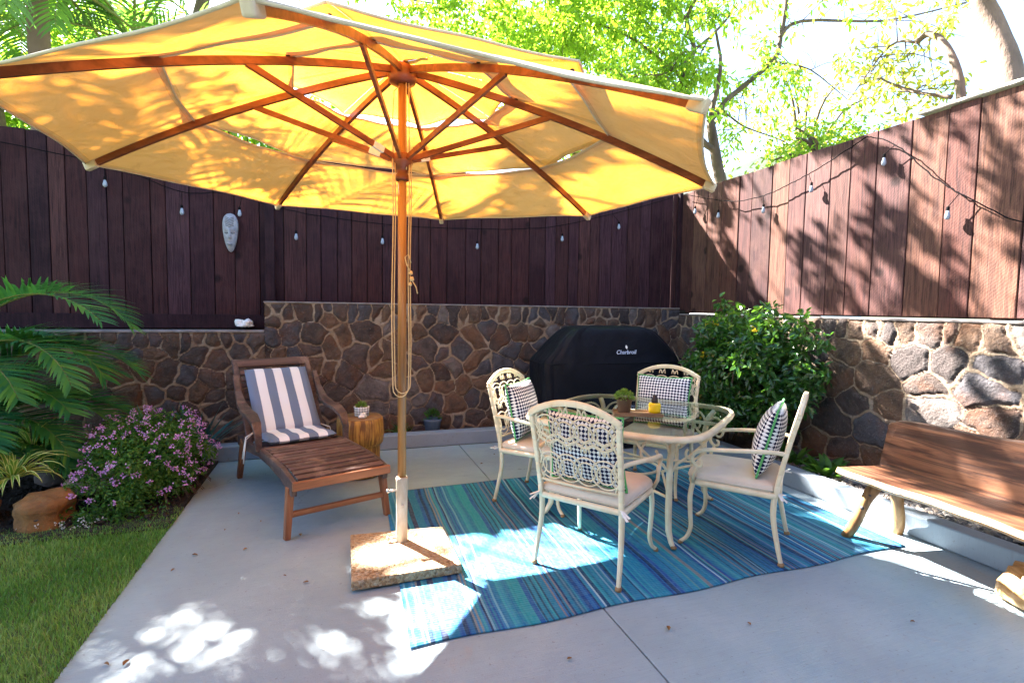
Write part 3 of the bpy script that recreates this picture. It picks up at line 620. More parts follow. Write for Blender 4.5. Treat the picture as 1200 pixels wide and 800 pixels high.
# ------------------------------------------------------------------ umbrella
UX, UY = .375, 3.19
um = empty('cantilever_free_umbrella', (UX, UY, 0)); um.name = 'patio_umbrella'
tag(um, 'large faded yellow canvas patio umbrella with wooden ribs on a wooden pole', 'umbrella')
HUB = Vector((0, 0, 2.875)); ZE = 2.259; RR = 1.848; TH = R(-108.04)
def rib_end(k):
    a = TH - k * math.pi / 4; dx, dy = RR * math.cos(a), RR * math.sin(a); return Vector((dx, dy, ZE - .009 * dx + .030 * dy))
def rib_pt(k, f, off=0):
    e = rib_end(k); p = HUB.lerp(e, f); p.z += .058 * 4 * f * (1 - f) + off; return p
def surf(k, f, s, off, sag):
    a, c = rib_pt(k, f, off), rib_pt((k + 1) % 8, f, off); p = a.lerp(c, s); p.z -= sag * math.sin(math.pi * s) * f; return p
def tier(name, f0, f1, o0, o1, hem=True, sag=.03, inner_scallop=0.0, dz=0.0):
    nf, ns = 12, 16; V = []; F = []; SA = []; UA = []
    for k in range(8):
        b0 = len(V); wr_ = random.Random(k * 7 + int(f0 * 100)); ph = wr_.uniform(0, 6)
        for i in range(nf + 1):
            u = i / nf
            for j in range(ns + 1):
                s = j / ns; sc_ = math.sin(math.pi * s)
                f = (f0 + inner_scallop * sc_) * (1 - u) + (f1 - .022 * sc_) * u
                p = surf(k, f, s, o0 * (1 - u) + o1 * u, sag)
                p.z += .006 * math.sin(u * 7 + s * 9 + ph) * sc_ + dz * sc_ * (1 - u) + .0035 * math.sin(s * 60 + ph) * math.exp(-min(s, 1 - s) * 14) * (.3 + .7 * u) + .003 * math.sin(u * 25 + ph * 2 + s * 4) * sc_
                SA.append(min(s, 1 - s) * (.4 + .6 * f) * 1.4); UA.append(min(u if f0 > .02 else 1, 1 - u) * (f1 - f0) * 1.9)
                V.append(p)
        for i in range(nf):
            for j in range(ns):
                a = b0 + i * (ns + 1) + j; F.append((a, a + 1, a + ns + 2, a + ns + 1))
    o = np_mesh(name, np.array([tuple(q) for q in V]), np.array(F), MAT['canvas'], um, {'seam': SA, 'edge': UA}, True)
    for which in ((0, 1) if f0 > .02 else (1,)):
        h = MB()
        for k in range(8):
            base = k * (nf + 1) * (ns + 1); row = [V[base + (nf if which else 0) * (ns + 1) + j] for j in range(ns + 1)]
            h.tube([p - Vector((0, 0, .002)) for p in row], .0055, 6, True)
        h.build('hem', MAT['canvas_hem'], o)
    # seam lines along the ribs
    return o
c3 = tier('outer_canopy', .655, 1.0, .022, .020, sag=.016, inner_scallop=.006)
c2 = tier('middle_canopy', .345, .700, .026, .074, sag=.018)
c1 = tier('top_canopy', .012, .380, .045, .085, sag=.008)
for k in range(8):
    b = MB(); pts = [rib_pt(k, f) for f in np.linspace(.03, .992, 14)]
    for i in range(len(pts) - 1): b.beam(pts[i], pts[i + 1] + (pts[i + 1] - pts[i]) * .02, .022, .036)
    rb = b.build('rib', MAT['rib'], um, smooth=False)
    # rib material grain runs along x: fine
    p = MB(); e = rib_pt(k, .985); dd = (rib_pt(k, 1.0) - rib_pt(k, .9)).normalized()
    p.beam(e - dd * .04, e + dd * .035, .036, .052); p.build('end_pocket', MAT['canvas_hem'], rb, bevel=.008)
    for f in (.36, .68): 
        t = MB(); q = rib_pt(k, f); t.blob((q.x, q.y, q.z + .028), (.012, .012, .01), 8, 5, 0); t.build('button', MAT['iron'], rb)
    st = MB(); a = rib_pt(k, .465, -.012); c = Vector((0, 0, 2.365)); dr = Vector((a.x, a.y, 0)).normalized(); sd2 = dr.cross(Vector((0, 0, 1)))
    s0 = c + dr * .045; st.beam(a, s0, .018, .030)
    sr = st.build('strut', MAT['rib'], um)
    tp = MB(); mm = a.lerp(s0, .82); m2 = a.lerp(s0, .90); tp.beam(mm, m2, .022, .034); tp.build('white_tape' if k in (1, 2, 4, 5) else 'joint_plate', MAT['ribbon'] if k in (1, 2, 4, 5) else MAT['rib'], sr)
b = MB(); b.tube([(0, 0, .42), (0, 0, 2.94)], .0255, 20); b.build('pole', MAT['pole'], um)
b = MB(); b.lathe([(.034, .05), (.036, .06), (.034, .2), (.035, .44), (.037, .46), (.030, .468)], seg=20)
b.tube([(-.0, -.033, .30), (-.0, -.06, .30)], .008, 8); b.build('lower_sleeve', MAT['sleeve'], um)
for z_ in (.385, .09):
    b = MB(); b.tube([(-.03, 0, z_), (-.075, 0, z_)], .007, 8); b.blob((-.082, 0, z_), (.013, .013, .013), 10, 6, 0); b.build('clamp_knob', MAT['steel'], um)
b = MB(); b.lathe([(.03, 2.79), (.075, 2.80), (.085, 2.83), (.085, 2.88), (.05, 2.90), (.03, 2.93)], seg=16); b.build('hub', MAT['rib'], um)
b = MB(); b.lathe([(.034, 2.24), (.04, 2.245), (.04, 2.27), (.033, 2.28), (.04, 2.31), (.062, 2.34), (.065, 2.385), (.04, 2.40)], seg=16); b.build('runner', MAT['rib'], um)
b = MB(); b.lathe([(.012, 2.93), (.03, 2.99), (.03, 3.01), (.012, 3.03), (.022, 3.06), (.0, 3.09)], seg=14); b.build('finial', MAT['pole'], um)
b = MB()
def rope_path(x0, x1, zb, y0):
    L_ = []
    for t in np.linspace(0, 1, 12): L_.append((x0 + .004 * math.sin(t * 7), y0, 2.36 - (2.36 - zb - .06) * t))
    for t in np.linspace(.15, .85, 6): a = math.pi * t; L_.append(((x0 + x1) / 2 - (x1 - x0) / 2 * math.cos(a), y0 - .01, zb + .06 - .06 * math.sin(a)))
    for t in np.linspace(0, 1, 12): L_.append((x1 + .003 * math.sin(t * 9), y0, zb + .06 + (2.36 - zb - .06) * t))
    return L_
b.tube(rope_path(-.060, .034, .965, -.036), .0036, 6); b.tube(rope_path(-.046, .046, .985, -.030), .0036, 6)
b.tube([(-.055, -.03, 2.3), (-.058, -.03, 2.6), (-.05, -.03, 2.74), (-.02, -.03, 2.77)], .0036, 6); b.tube([(.02, -.035, 2.3), (.018, -.035, 2.82)], .004, 6); b.tube([(.038, -.03, 2.3), (.033, -.03, 2.82)], .004, 6)
for q, rr_ in (((.045, -.05, 1.70), .012), ((.05, -.052, 1.665), .014), ((.042, -.05, 1.635), .011)): b.blob(q, (rr_, rr_, rr_ * 1.2), 8, 6, .1)
b.tube([(.045, -.05, 1.70), (.02, -.055, 1.75), (.01, -.055, 1.79), (.03, -.055, 1.81), (.045, -.05, 1.76)], .0036, 6); b.tube([(.05, -.05, 1.66), (.075, -.05, 1.62), (.085, -.05, 1.58)], .0036, 6)
b.build('pull_rope', MAT['rope'], um)
b = MB(); b.prism([(.066 - UX, 2.775 - UY), (.66 - UX, 2.79 - UY), (.655 - UX, 3.33 - UY), (.075 - UX, 3.37 - UY)], 0.0125, .068); b.build('base_slab', MAT['pebble'], um, bevel=.008)

def cr(pts, sub=5):
    P = [Vector(p) for p in pts]; Q = []
    for i in range(len(P) - 1):
        p0, p1, p2, p3 = P[max(i - 1, 0)], P[i], P[i + 1], P[min(i + 2, len(P) - 1)]
        for j in range(sub):
            t = j / sub; Q.append(.5 * ((2 * p1) + (p2 - p0) * t + (2 * p0 - 5 * p1 + 4 * p2 - p3) * t * t + (3 * p1 - p0 - 3 * p2 + p3) * t ** 3))
    return Q + [P[-1]]
# ------------------------------------------------------------------ dining set
def chair(x, y, rz, label):
    root = empty('patio_chair', (x, y, .012), rz); tag(root, label, 'chair', 'cream metal dining chairs round the glass table')
    c = MAT['cream']
    def back_y(z): return -.03 - .11 * max(0, (z - .42) / .5) ** 1.2
    for sx in (-1, 1):
        b = MB(); b.tube(cr([(sx * .262, -.075, .008), (sx * .258, -.05, .12), (sx * .25, -.022, .28), (sx * .25, -.025, .42)]), list(np.linspace(.0125, .018, 16)), 10)
        lg = b.build('leg', c, root); k = MB(); k.lathe([(.017, 0), (.019, .006), (.017, .018), (.012, .022)], (sx * .262, -.075, 0), 10); k.build('foot_cap', MAT['rubber'], lg)
        b = MB(); b.tube(cr([(sx * .238, .44, .42), (sx * .246, .456, .32), (sx * .244, .452, .20), (sx * .240, .448, .11), (sx * .248, .468, .045), (sx * .262, .504, .012)]), list(np.linspace(.0165, .0115, 26)), 10)
        lg = b.build('leg', c, root); k = MB(); k.lathe([(.014, 0), (.016, .005), (.014, .015), (.009, .02)], (sx * .264, .504, 0), 10); k.build('foot_cap', MAT['rubber'], lg)
    b = MB(); pts = []
    for z_ in np.linspace(.40, .88, 8): pts.append((-.25 - .03 * (z_ - .4), back_y(z_), z_))
    arch = [(-.272 + .544 * t, back_y(.90 + .08 * (1 - (2 * t - 1) ** 2)), .900 + .085 * (1 - abs(2 * t - 1) ** 2.1)) for t in np.linspace(.0, 1, 15)]
    post2 = [(-p[0], p[1], p[2]) for p in pts[::-1]]
    for A, B in zip((pts + [arch[0]])[:-1], (pts + [arch[0]])[1:]): b.beam(A, Vector(B) + (Vector(B) - Vector(A)) * .06, .030, .028, (0, -1, 0))
    for A, B in zip(([arch[-1]] + post2)[:-1], ([arch[-1]] + post2)[1:]): b.beam(A, Vector(B) + (Vector(B) - Vector(A)) * .06, .030, .028, (0, -1, 0))
    for A, B in zip(arch[:-1], arch[1:]): b.beam(Vector(A) - (Vector(B) - Vector(A)) * .12, Vector(B) + (Vector(B) - Vector(A)) * .12, .040, .030, (0, 1, 0)) if False else b.beam(Vector(A) - (Vector(B) - Vector(A)) * .12, Vector(B) + (Vector(B) - Vector(A)) * .12, .026, .036, (0, 0, 1))
    b.build('back_frame', c, root, bevel=.007, smooth=True)
    # pierced pattern of overlapping rings in the back
    b = MB()
    def inside(px, pz):
        top = .892 + .085 * (1 - abs(px / .272) ** 2.1) if abs(px) < .27 else .8
        return abs(px) < .245 and .50 < pz < top - .012
    def poly(pl, r_=.0046):
        run = []
        for px, pz in pl + [(9, 9)]:
            if inside(px, pz): run.append((px, back_y(pz), pz))
            else:
                if len(run) > 1: b.tube(run, r_, 5)
                run = []
    for row, z0_ in enumerate((.95, .85, .74, .63)):
        for j in range(-3, 4):
            cx_ = j * .112 + (row % 2) * .056
            for rad_ in (.082, .052):
                a0, a1 = (0, math.pi) if row % 2 == 0 else (0, 2 * math.pi)
                poly([(cx_ + rad_ * math.cos(a), z0_ - .03 + rad_ * math.sin(a)) for a in np.linspace(a0, a1, 15 if row % 2 == 0 else 26)])
    for sgn in (-1, 1):
        poly([(sgn * (.235 + .012 * math.sin(z_ * 46)), z_) for z_ in np.linspace(.5, .9, 34)], .0065)
    b.tube([(-.25, back_y(.51), .505), (0, back_y(.51), .50), (.25, back_y(.51), .505)], .009, 6)
    b.build('back_lattice', c, root)
    # seat frame ring and cushion
    def ring(hw, y0, y1, rad_, n=7):
        L_ = []
        for cx_, cy_, a0 in ((hw - rad_, y1 - rad_, 0), (-hw + rad_, y1 - rad_, 90), (-hw + .03, y0 + .03, 180), (hw - .03, y0 + .03, 270)):
            rr_ = rad_ if a0 < 180 else .03
            for i in range(n): a = R(a0 + 90 * i / (n - 1)); L_.append((cx_ + rr_ * math.cos(a), cy_ + rr_ * math.sin(a)))
        return L_
    rg = ring(.262, -.03, .47, .10); b = MB(); pl = [(x_, y_, .405 + .012 * math.sin((y_ + .03) / .5 * math.pi)) for x_, y_ in rg]; b.tube(pl + [pl[0], pl[1]], .014, 8, False, sy=1.4); b.build('seat_frame', c, root)
    b = MB(); prof = [(.90, .418), (.985, .424), (1.0, .440), (.99, .462), (.93, .475), (.75, .483), (.4, .487), (0.02, .488)]; r2 = ring(.262, -.025, .485, .09)
    cx_, cy_ = 0, .225; vs = []; nn = len(r2)
    for q_, z_ in prof:
        for i, (x_, y_) in enumerate(r2): vs.append((x_ * q_, cy_ + (y_ - cy_) * q_, z_ + .0025 * math.sin(x_ * 30 + y_ * 17) * (q_ < .95)))
    fs = [(i * nn + k, i * nn + (k + 1) % nn, (i + 1) * nn + (k + 1) % nn, (i + 1) * nn + k) for i in range(len(prof) - 1) for k in range(nn)] + [tuple(range(nn))[::-1], tuple(range((len(prof) - 1) * nn, len(prof) * nn))]
    b.add(vs, fs, 0, True); cu = b.build('seat_cushion', MAT['creamseat'], root)
    b = MB(); pl = [(x_ * 1.0, cy_ + (y_ - cy_) * 1.0, .441) for x_, y_ in r2]; b.tube(pl + [pl[0], pl[1]], .0042, 6, False); b.build('cushion_piping', MAT['creamseat'], cu)
    for sx in (-1, 1):
        b = MB(); b.tube(cr([(sx * .258, -.075, .665), (sx * .285, .0, .672), (sx * .315, .12, .668), (sx * .325, .25, .655), (sx * .315, .37, .638), (sx * .300, .43, .605), (sx * .292, .44, .56), (sx * .296, .41, .525), (sx * .30, .385, .535), (sx * .298, .385, .56), (sx * .295, .40, .565)], 3), list(np.linspace(.0135, .013, 16)) + list(np.linspace(.0125, .006, 15)), 8)
        b.tube([(sx * .296, .41, .525), (sx * .285, .43, .47), (sx * .255, .44, .41)], .011, 8); b.build('armrest', c, root)
    b = MB()
    for sx in (-1, 1):
        for k in range(3):
            a = random.uniform(-.5, .5); e = Vector((sx * (.27 + .05 * k), -.07 - .02 * k, .40 - .03 * k)); s0 = Vector((sx * .255, -.045, .425)); b.beam(s0, s0 + Vector((sx * random.uniform(.02, .06), random.uniform(-.05, -.01), random.uniform(-.05, .02))), .014, .003, (0, 0, 1))
    b.build('cushion_tie', MAT['ribbon'], root); return root
def facing(dx, dy): return math.atan2(dy, dx) - math.pi / 2
chairs = [
 chair(1.315, 2.625, facing(.8, .6), 'cream lattice back chair nearest the camera, seen from behind'),
 chair(2.62, 2.555, facing(-.65, .76), 'cream armchair seen side on beside the wooden bench, right of the table'),
 chair(1.40, 3.92, facing(.66, -.75), 'cream armchair at the left end of the dining set, closest to the stone wall'),
 chair(2.745, 3.935, facing(-.77, -.64), 'cream armchair facing the camera in front of the black grill cover'),
]
def pillow(ch, label, dx=0, tilt=.22, twist=0, wd=.475, ht=.435):
    rz = ch.rotation_euler.z; fx = Vector((math.cos(rz), math.sin(rz), 0)); fy = Vector((-math.sin(rz), math.cos(rz), 0))
    loc = Vector(ch.location) + fx * dx + fy * .030 + Vector((0, 0, .490 + ht / 2 - .008))
    root = empty('check_pillow', loc, rz + twist); root.rotation_euler = (tilt, 0, rz + twist); tag(root, label, 'pillow', 'navy and white checked pillows on the chairs')
    n = 22; b = MB(); top = []; bot = []
    for i in range(n + 1):
        for j in range(n + 1):
            u, v = i / n * 2 - 1, j / n * 2 - 1
            pin = 1 - .07 * (1 - v * v) * abs(u) ** 3; piv = 1 - .07 * (1 - u * u) * abs(v) ** 3
            X, Z = u * wd / 2 * pin, v * ht / 2 * piv; th = .092 * (max(0, (1 - u ** 2) * (1 - v ** 2)) ** .45)
            top.append((X, th, Z)); bot.append((X, -th * .8, Z))
    idx = lambda i, j: i * (n + 1) + j
    fs = [(idx(i, j), idx(i, j + 1), idx(i + 1, j + 1), idx(i + 1, j)) for i in range(n) for j in range(n)]
    b.add(top, fs, 0, True); b.add(bot, fs, 0, True); b.build('cover', MAT['check'], root)
    edge = [top[idx(i, 0)] for i in range(n + 1)] + [top[idx(n, j)] for j in range(1, n + 1)] + [top[idx(i, n)] for i in range(n - 1, -1, -1)] + [top[idx(0, j)] for j in range(n - 1, -1, -1)]
    p = MB(); p.tube(edge, .0065, 6, False); p.build('green_piping', MAT['piping'], root); return root
pillow(chairs[0], 'checked pillow showing through the lattice of the nearest chair', 0, .20)
pillow(chairs[1], 'checked pillow seen edge on with a green trim, on the right hand chair', .02, .24)
pillow(chairs[2], 'checked pillow turned towards the camera on the left chair by the wall', .02, .22, .10)
pillow(chairs[3], 'checked pillow on the chair that faces the camera by the grill', 0, .22)

# table
tc = Vector((2.10, 3.39)); uu = Vector((.783, .622)); vv_ = Vector((-.622, .783)); rzt = math.atan2(.622, .783)
tb = empty('glass_table', (tc.x, tc.y, .012), rzt); tag(tb, 'rounded square glass topped dining table with a cream metal frame', 'table')
HU, HV = .69, .645
def sup(a, k=1.0, e=.42): c_, s_2 = math.cos(a), math.sin(a); return (HU * k * math.copysign(abs(c_) ** e, c_), HV * k * math.copysign(abs(s_2) ** e, s_2))
N_ = 72; rim = [sup(2 * math.pi * i / N_) for i in range(N_)]
b = MB(); vs = []
for k_, z_ in ((1.0, .700), (1.012, .715), (1.0, .732), (.955, .736), (.945, .728), (.95, .700)):
    for i in range(N_): x_, y_ = sup(2 * math.pi * i / N_, k_); vs.append((x_, y_, z_))
b.add(vs, [(r_ * N_ + i, r_ * N_ + (i + 1) % N_, ((r_ + 1) % 6) * N_ + (i + 1) % N_, ((r_ + 1) % 6) * N_ + i) for r_ in range(6) for i in range(N_)], 0, True); b.build('rim', MAT['cream'], tb)
b = MB(); b.add([(*sup(2 * math.pi * i / N_, .958), .7385) for i in range(N_)], [tuple(range(N_))]); b.build('glass_top', MAT['glass'], tb)
b = MB(); b.tube([(.05 * math.cos(a), .05 * math.sin(a), .728) for a in np.linspace(0, 2 * math.pi, 25)], .010, 8, False); b.tube([(.022 * math.cos(a), .022 * math.sin(a), .742) for a in np.linspace(0, 2 * math.pi, 21)], .006, 6, False)
for ax in ((1, 0), (-1, 0), (0, 1), (0, -1)):
    b.beam((ax[0] * .05, ax[1] * .05, .716), (ax[0] * HU * .93, ax[1] * HV * .93, .716), .03, .018)
b.build('cross_brace', MAT['cream'], tb, bevel=.003)
for sx in (-1, 1):
    for sy in (-1, 1):
        p = Vector((sx * .46, sy * .42, 0)); o_ = Vector((sx, sy, 0)).normalized()
        b = MB(); b.tube([p + o_ * .075 + Vector((0, 0, .012)), p + o_ * .045 + Vector((0, 0, .03)), p + o_ * .01 + Vector((0, 0, .09)), p + Vector((0, 0, .2)), p + Vector((0, 0, .55)), p + o_ * .03 + Vector((0, 0, .66)), p + o_ * .08 + Vector((0, 0, .712))], [.014, .016, .02, .021, .021, .02, .02], 12)
        lg = b.build('leg', MAT['cream'], tb); k = MB(); k.blob((p + o_ * .08 + Vector((0, 0, .012))), (.02, .02, .012), 10, 6, 0); k.build('foot_cap', MAT['rubber'], lg)
        # scroll brackets under the glass corner
        b = MB(); side = Vector((-o_.y, o_.x, 0))
        for sg in (-1, 1):
            L_ = []
            for t in np.linspace(0, 1, 22):
                a = t * 2.2 * math.pi; rr_ = .115 * (1 - .75 * t); L_.append(p + o_ * .02 + side * sg * (.02 + .115 - rr_ * math.cos(a) * 1.0) + Vector((0, 0, .60 + rr_ * math.sin(a) * .9)))
            b.tube(L_, .009, 6)
            b.tube([p + Vector((0, 0, .45)), p + side * sg * .05 + Vector((0, 0, .52)), p + side * sg * .13 + Vector((0, 0, .56)), p + side * sg * .22 + o_ * .02 + Vector((0, 0, .64)), p + side * sg * .26 + o_ * .02 + Vector((0, 0, .705))], .010, 6)
        b.build('scroll_bracket', MAT['cream'], tb)
b = MB(); rr2 = [(.46 * x_, .42 * y_) for x_, y_ in ((1, 1), (-1, 1), (-1, -1), (1, -1))]
for i in range(4):
    a, c_ = rr2[i], rr2[(i + 1) % 4]; mid_ = ((a[0] + c_[0]) * .28, (a[1] + c_[1]) * .28)
    b.tube([(a[0], a[1], .30), (a[0] * .75 + c_[0] * .1, a[1] * .75 + c_[1] * .1, .31), (*mid_, .32), (a[0] * .1 + c_[0] * .75, a[1] * .1 + c_[1] * .75, .31), (c_[0], c_[1], .30)], .010, 8)
b.tube([(.2 * math.cos(a), .2 * math.sin(a), .32) for a in np.linspace(0, 2 * math.pi, 33)], .010, 8, False)
b.build('stretcher', MAT['cream'], tb)
TZ = .012 + .739
# tray, pot, lantern on the glass
tr = empty('wooden_tray', (2.04, 3.23, TZ + .001), R(-24)); tag(tr, 'flat brown wooden board lying on the glass table', 'tray')
b = MB(); b.box((0, 0, .009), (.34, .15, .016)); b.build('board', MAT['stumptop'], tr, bevel=.004)
b = MB(); b.box((0, -.07, .022), (.34, .010, .010)); b.box((0, .07, .022), (.34, .010, .010)); b.build('lip', MAT['stumptop'], tr, bevel=.002)
pt = empty('succulent_pot', (1.955, 3.27, TZ + .0185)); tag(pt, 'small brown pot of bright green succulent on the table board', 'potted plant')
b = MB(); b.lathe([(.040, 0), (.043, .004), (.052, .085), (.055, .087), (.055, .10), (.047, .10), (.045, .085)], seg=20); b.build('pot', MAT['terracotta'], pt)
n = 170; C_ = rand_dirs(n, .6); C_[:, 2] = np.abs(C_[:, 2]); Pp = C_ * np.array([.05, .05, .045]) + np.array([0, 0, .10]); V, F, r_ = leaf_geo(Pp, C_ + rand_dirs(n) * .4, rand_dirs(n, 1), rng.uniform(.02, .034, n), .014)
np_mesh('foliage', V, F, MAT['leaf_succ'], pt, {'rnd': r_})
ln_ = empty('yellow_jar', (2.165, 3.205, TZ + .0185)); tag(ln_, 'bright yellow glass candle jar with a black top on the table board', 'jar')
b = MB(); b.lathe([(.030, 0), (.042, .003), (.044, .02), (.042, .034), (.044, .050), (.042, .064), (.036, .070), (.02, .072)], seg=24); b.build('glass_body', MAT['yellow'], ln_)
b = MB(); b.lathe([(.022, .072), (.024, .075), (.021, .10), (.016, .108), (.016, .125), (.004, .130)], seg=18); b.build('cap', MAT['iron'], ln_)

# ------------------------------------------------------------------ lounger
lo = empty('teak_lounger', (0.0, 3.72, .0), R(20.0)); tag(lo, 'weathered dark teak plantation lounge chair with a slatted leg rest', 'lounge chair')
Wd = .31
def rail(b, pts, wdt, hts, x):
    for i in range(len(pts) - 1):
        (y0, z0_), (y1, z1_) = pts[i], pts[i + 1]; a, c_ = Vector((x, y0, z0_)), Vector((x, y1, z1_)); b.beam(a, c_ + (c_ - a) * .03, wdt, hts[i], (0, 0, 1), h2=hts[i + 1])
for sx in (-1, 1):
    b = MB(); rail(b, [(-.10, .335), (.0, .35), (.15, .375), (.45, .385), (.75, .385), (.95, .36), (1.2, .34), (1.48, .33)], .036, [.10, .10, .085, .07, .07, .07, .08, .08], sx * Wd); b.build('side_rail', MAT['chaise'], lo, bevel=.006)
    b = MB(); b.beam((sx * .315, -.02, .33), (sx * .345, -.045, .0), .046, .062, (0, 1, 0), w2=.038, h2=.045); b.build('leg', MAT['teak_z'], lo, bevel=.006)
    b = MB(); b.beam((sx * .318, 1.30, .36), (sx * .322, 1.47, .0), .045, .065, (0, 1, 0), w2=.04, h2=.05); b.build('leg', MAT['teak_z'], lo, bevel=.006)
    # curved arm
    b = MB(); pa = [(.72, .40), (.72, .52), (.78, .60), (.92, .635), (1.10, .64), (1.26, .67), (1.40, .76), (1.50, .88)]
    for i in range(len(pa) - 1):
        a, c_ = Vector((sx * .335, *pa[i])), Vector((sx * .335, *pa[i + 1])); wda = [.045, .05, .07, .09, .09, .075, .05, .04]
        b.beam(a, c_ + (c_ - a) * .06, wda[i], .032, Vector((0, -(c_ - a).z, (c_ - a).y)), w2=wda[i + 1])
    b.build('armrest', MAT['chaise'], lo, bevel=.006)
b = MB()
for k in range(11): y_ = -.078 + k * .0775; z_ = .414 - .016 * max(0, 1 - (y_ + .1) / .2) + .002 * (k % 3); b.box((0, y_, z_), (.585, .060, .016), Matrix.Rotation(.10 if y_ < .06 else 0, 3, 'X'))
b.build('leg_rest_slats', MAT['chaise_x'], lo, bevel=.005)
b = MB()
for k in range(6): b.box((0, .80 + k * .075, .385 - k * .008), (.585, .058, .016))
b.build('seat_slats', MAT['chaise_x'], lo, bevel=.004)
b = MB(); b.box((0, -.125, .362), (.66, .030, .058)); b.build('front_board', MAT['teak'], lo, bevel=.006)
b = MB(); b.beam((-.33, -.035, .155), (.33, -.035, .155), .035, .035); b.build('stretcher', MAT['teak'], lo, bevel=.006)
bk = MB(); y0, z0_, y1, z1_ = 1.16, .36, 1.66, .985; dv = Vector((0, y1 - y0, z1_ - z0_)); Lb = dv.length; dv.normalize(); nb = Vector((0, dv.z, -dv.y))
for sx in (-1, 1): bk = MB(); bk.beam(Vector((sx * .295, y0, z0_)), Vector((sx * .31, y1, z1_)), .045, .03, (0, 1, 0)); bk.build('back_post', MAT['chaise'], lo, bevel=.006)
bk = MB()
for k, f in enumerate(np.linspace(.08, .86, 11)):
    p = Vector((0, y0, z0_)) + dv * Lb * f; bk.box(p, (.56, .045, .014), Matrix.Rotation(math.atan2(dv.z, dv.y), 3, 'X'))
bk.build('back_slats', MAT['chaise_x'], lo, bevel=.004)
bk = MB(); p = Vector((0, y0, z0_)) + dv * Lb * .985; bk.box(p, (.665, .085, .03), Matrix.Rotation(math.atan2(dv.z, dv.y), 3, 'X')); bk.build('top_rail', MAT['chaise_x'], lo, bevel=.01)
# cushion
cs = empty('striped_cushion', (lo.location.x, lo.location.y, 0), R(20.0)); tag(cs, 'blue grey and white striped cushion on the seat and back of the lounger', 'cushion')
prof_c = [(.70, .425), (1.13, .395), (1.575, .925)]; th = .058
def pad(a, c_, name, x0=-.26, x1=.26):
    a, c_ = Vector((0, *a)), Vector((0, *c_)); d_ = (c_ - a); L0 = d_.length; d_.normalize(); nn_ = Vector((0, -d_.z, d_.y)); n1, n2 = 24, 24
    b = MB(); top = []; bot = []
    for i in range(n1 + 1):
        for j in range(n2 + 1):
            u, v = i / n1 * 2 - 1, j / n2 * 2 - 1; e = (max(0, (1 - abs(u) ** 8) * (1 - abs(v) ** 8))) ** .5
            p = a + d_ * L0 * j / n2; X = (x0 + x1) / 2 + (x1 - x0) / 2 * u
            top.append((X, *(p + nn_ * (th * (.45 + .55 * e) - .006 * math.cos(v * 1.5) * 0 + .004 * math.sin(u * 6 + v * 5)))[1:])); bot.append((X, *(p + nn_ * (th * .45 * (1 - e)))[1:]))
    ix = lambda i, j: i * (n2 + 1) + j; fs = [(ix(i, j), ix(i, j + 1), ix(i + 1, j + 1), ix(i + 1, j)) for i in range(n1) for j in range(n2)]
    b.add(top, fs, 0, True); b.add(bot, fs, 0, True)
    return b.build(name, MAT['stripe'], cs)
pad((.70, .432), (1.15, .402), 'seat_pad'); pad((1.115, .43), (1.545, .915), 'back_pad')
b = MB()
for sx, k in ((-1, 0), (-1, 1), (1, 0)):
    s0 = Vector((sx * .27, 1.14, .46)); b.tube([s0, s0 + Vector((sx * .07, -.03, -.03 - .02 * k)), s0 + Vector((sx * .09, -.05 - .03 * k, -.12)), s0 + Vector((sx * .10, -.04 - .04 * k, -.2 - .03 * k))], .005, 5)
b.build('tie', MAT['ribbon'], cs)

# stump stool + pot + shell
stl = empty('drum_stool', (.20, 4.80, 0)); tag(stl, 'carved golden brown log stool standing behind the lounger', 'stool')
b = MB(); b.lathe([(.15, 0), (.185, .01), (.20, .05), (.18, .10), (.165, .16), (.17, .26), (.175, .28), (.185, .285), (.188, .292), (.196, .30), (.205, .38), (.200, .48), (.195, .515), (.19, .52)], seg=48, wob=.015); b.build('body', MAT['stump'], stl)
b = MB(); b.lathe([(.19, .520), (.186, .526), (.02, .527), (0, .527)], seg=40, wob=.02); b.build('top', MAT['stumptop'], stl)
def plaid():
    n = NT('plaid_pot'); c = n.N('ShaderNodeTexCoord'); s = n.N('ShaderNodeSeparateXYZ'); n.L(c.outputs['Object'], s.inputs[0])
    g1 = n.ramp(n.math('FRACT', n.math('MULTIPLY', s.outputs[0], 45.0)), [(0, (1, 1, 1)), (.3, (0, 0, 0))], 'CONSTANT'); g2 = n.ramp(n.math('FRACT', n.math('MULTIPLY', s.outputs[2], 45.0)), [(0, (1, 1, 1)), (.3, (0, 0, 0))], 'CONSTANT')
    n.col(n.mix(n.math('MULTIPLY', n.math('ADD', g1, g2), .5), (.72, .74, .78), (.04, .05, .08))); n.rough(.4); return n.m
pp = empty('plaid_pot', (.21, 4.80, .528)); tag(pp, 'small white and black plaid pot with a succulent on the log stool', 'potted plant')
b = MB(); b.lathe([(.05, 0), (.062, .005), (.066, .07), (.068, .085), (.060, .085), (.058, .07)], seg=24); b.build('pot', plaid(), pp)
n = 60; C_ = rand_dirs(n, .9); C_[:, 2] = np.abs(C_[:, 2]); V, F, r_ = leaf_geo(C_ * .02 + np.array([0, 0, .075]), C_, rand_dirs(n, 1), rng.uniform(.03, .05, n), .018); np_mesh('foliage', V, F, MAT['leaf_succ'], pp, {'rnd': r_ * .6})
b = MB(); b.blob((0, 0, .018), (.035, .025, .022), 14, 9, .12, 4); b.blob((.012, -.01, .035), (.014, .012, .02), 10, 7, .15, 5); b.blob((-.02, -.012, .014), (.018, .014, .014), 10, 7, .15, 6)
sh = b.build('sea_shell', MAT['white']); sh.location = (.215, 4.695, .528); tag(sh, 'small white sea shell in front of the plaid pot on the stool', 'shell')
b = MB()
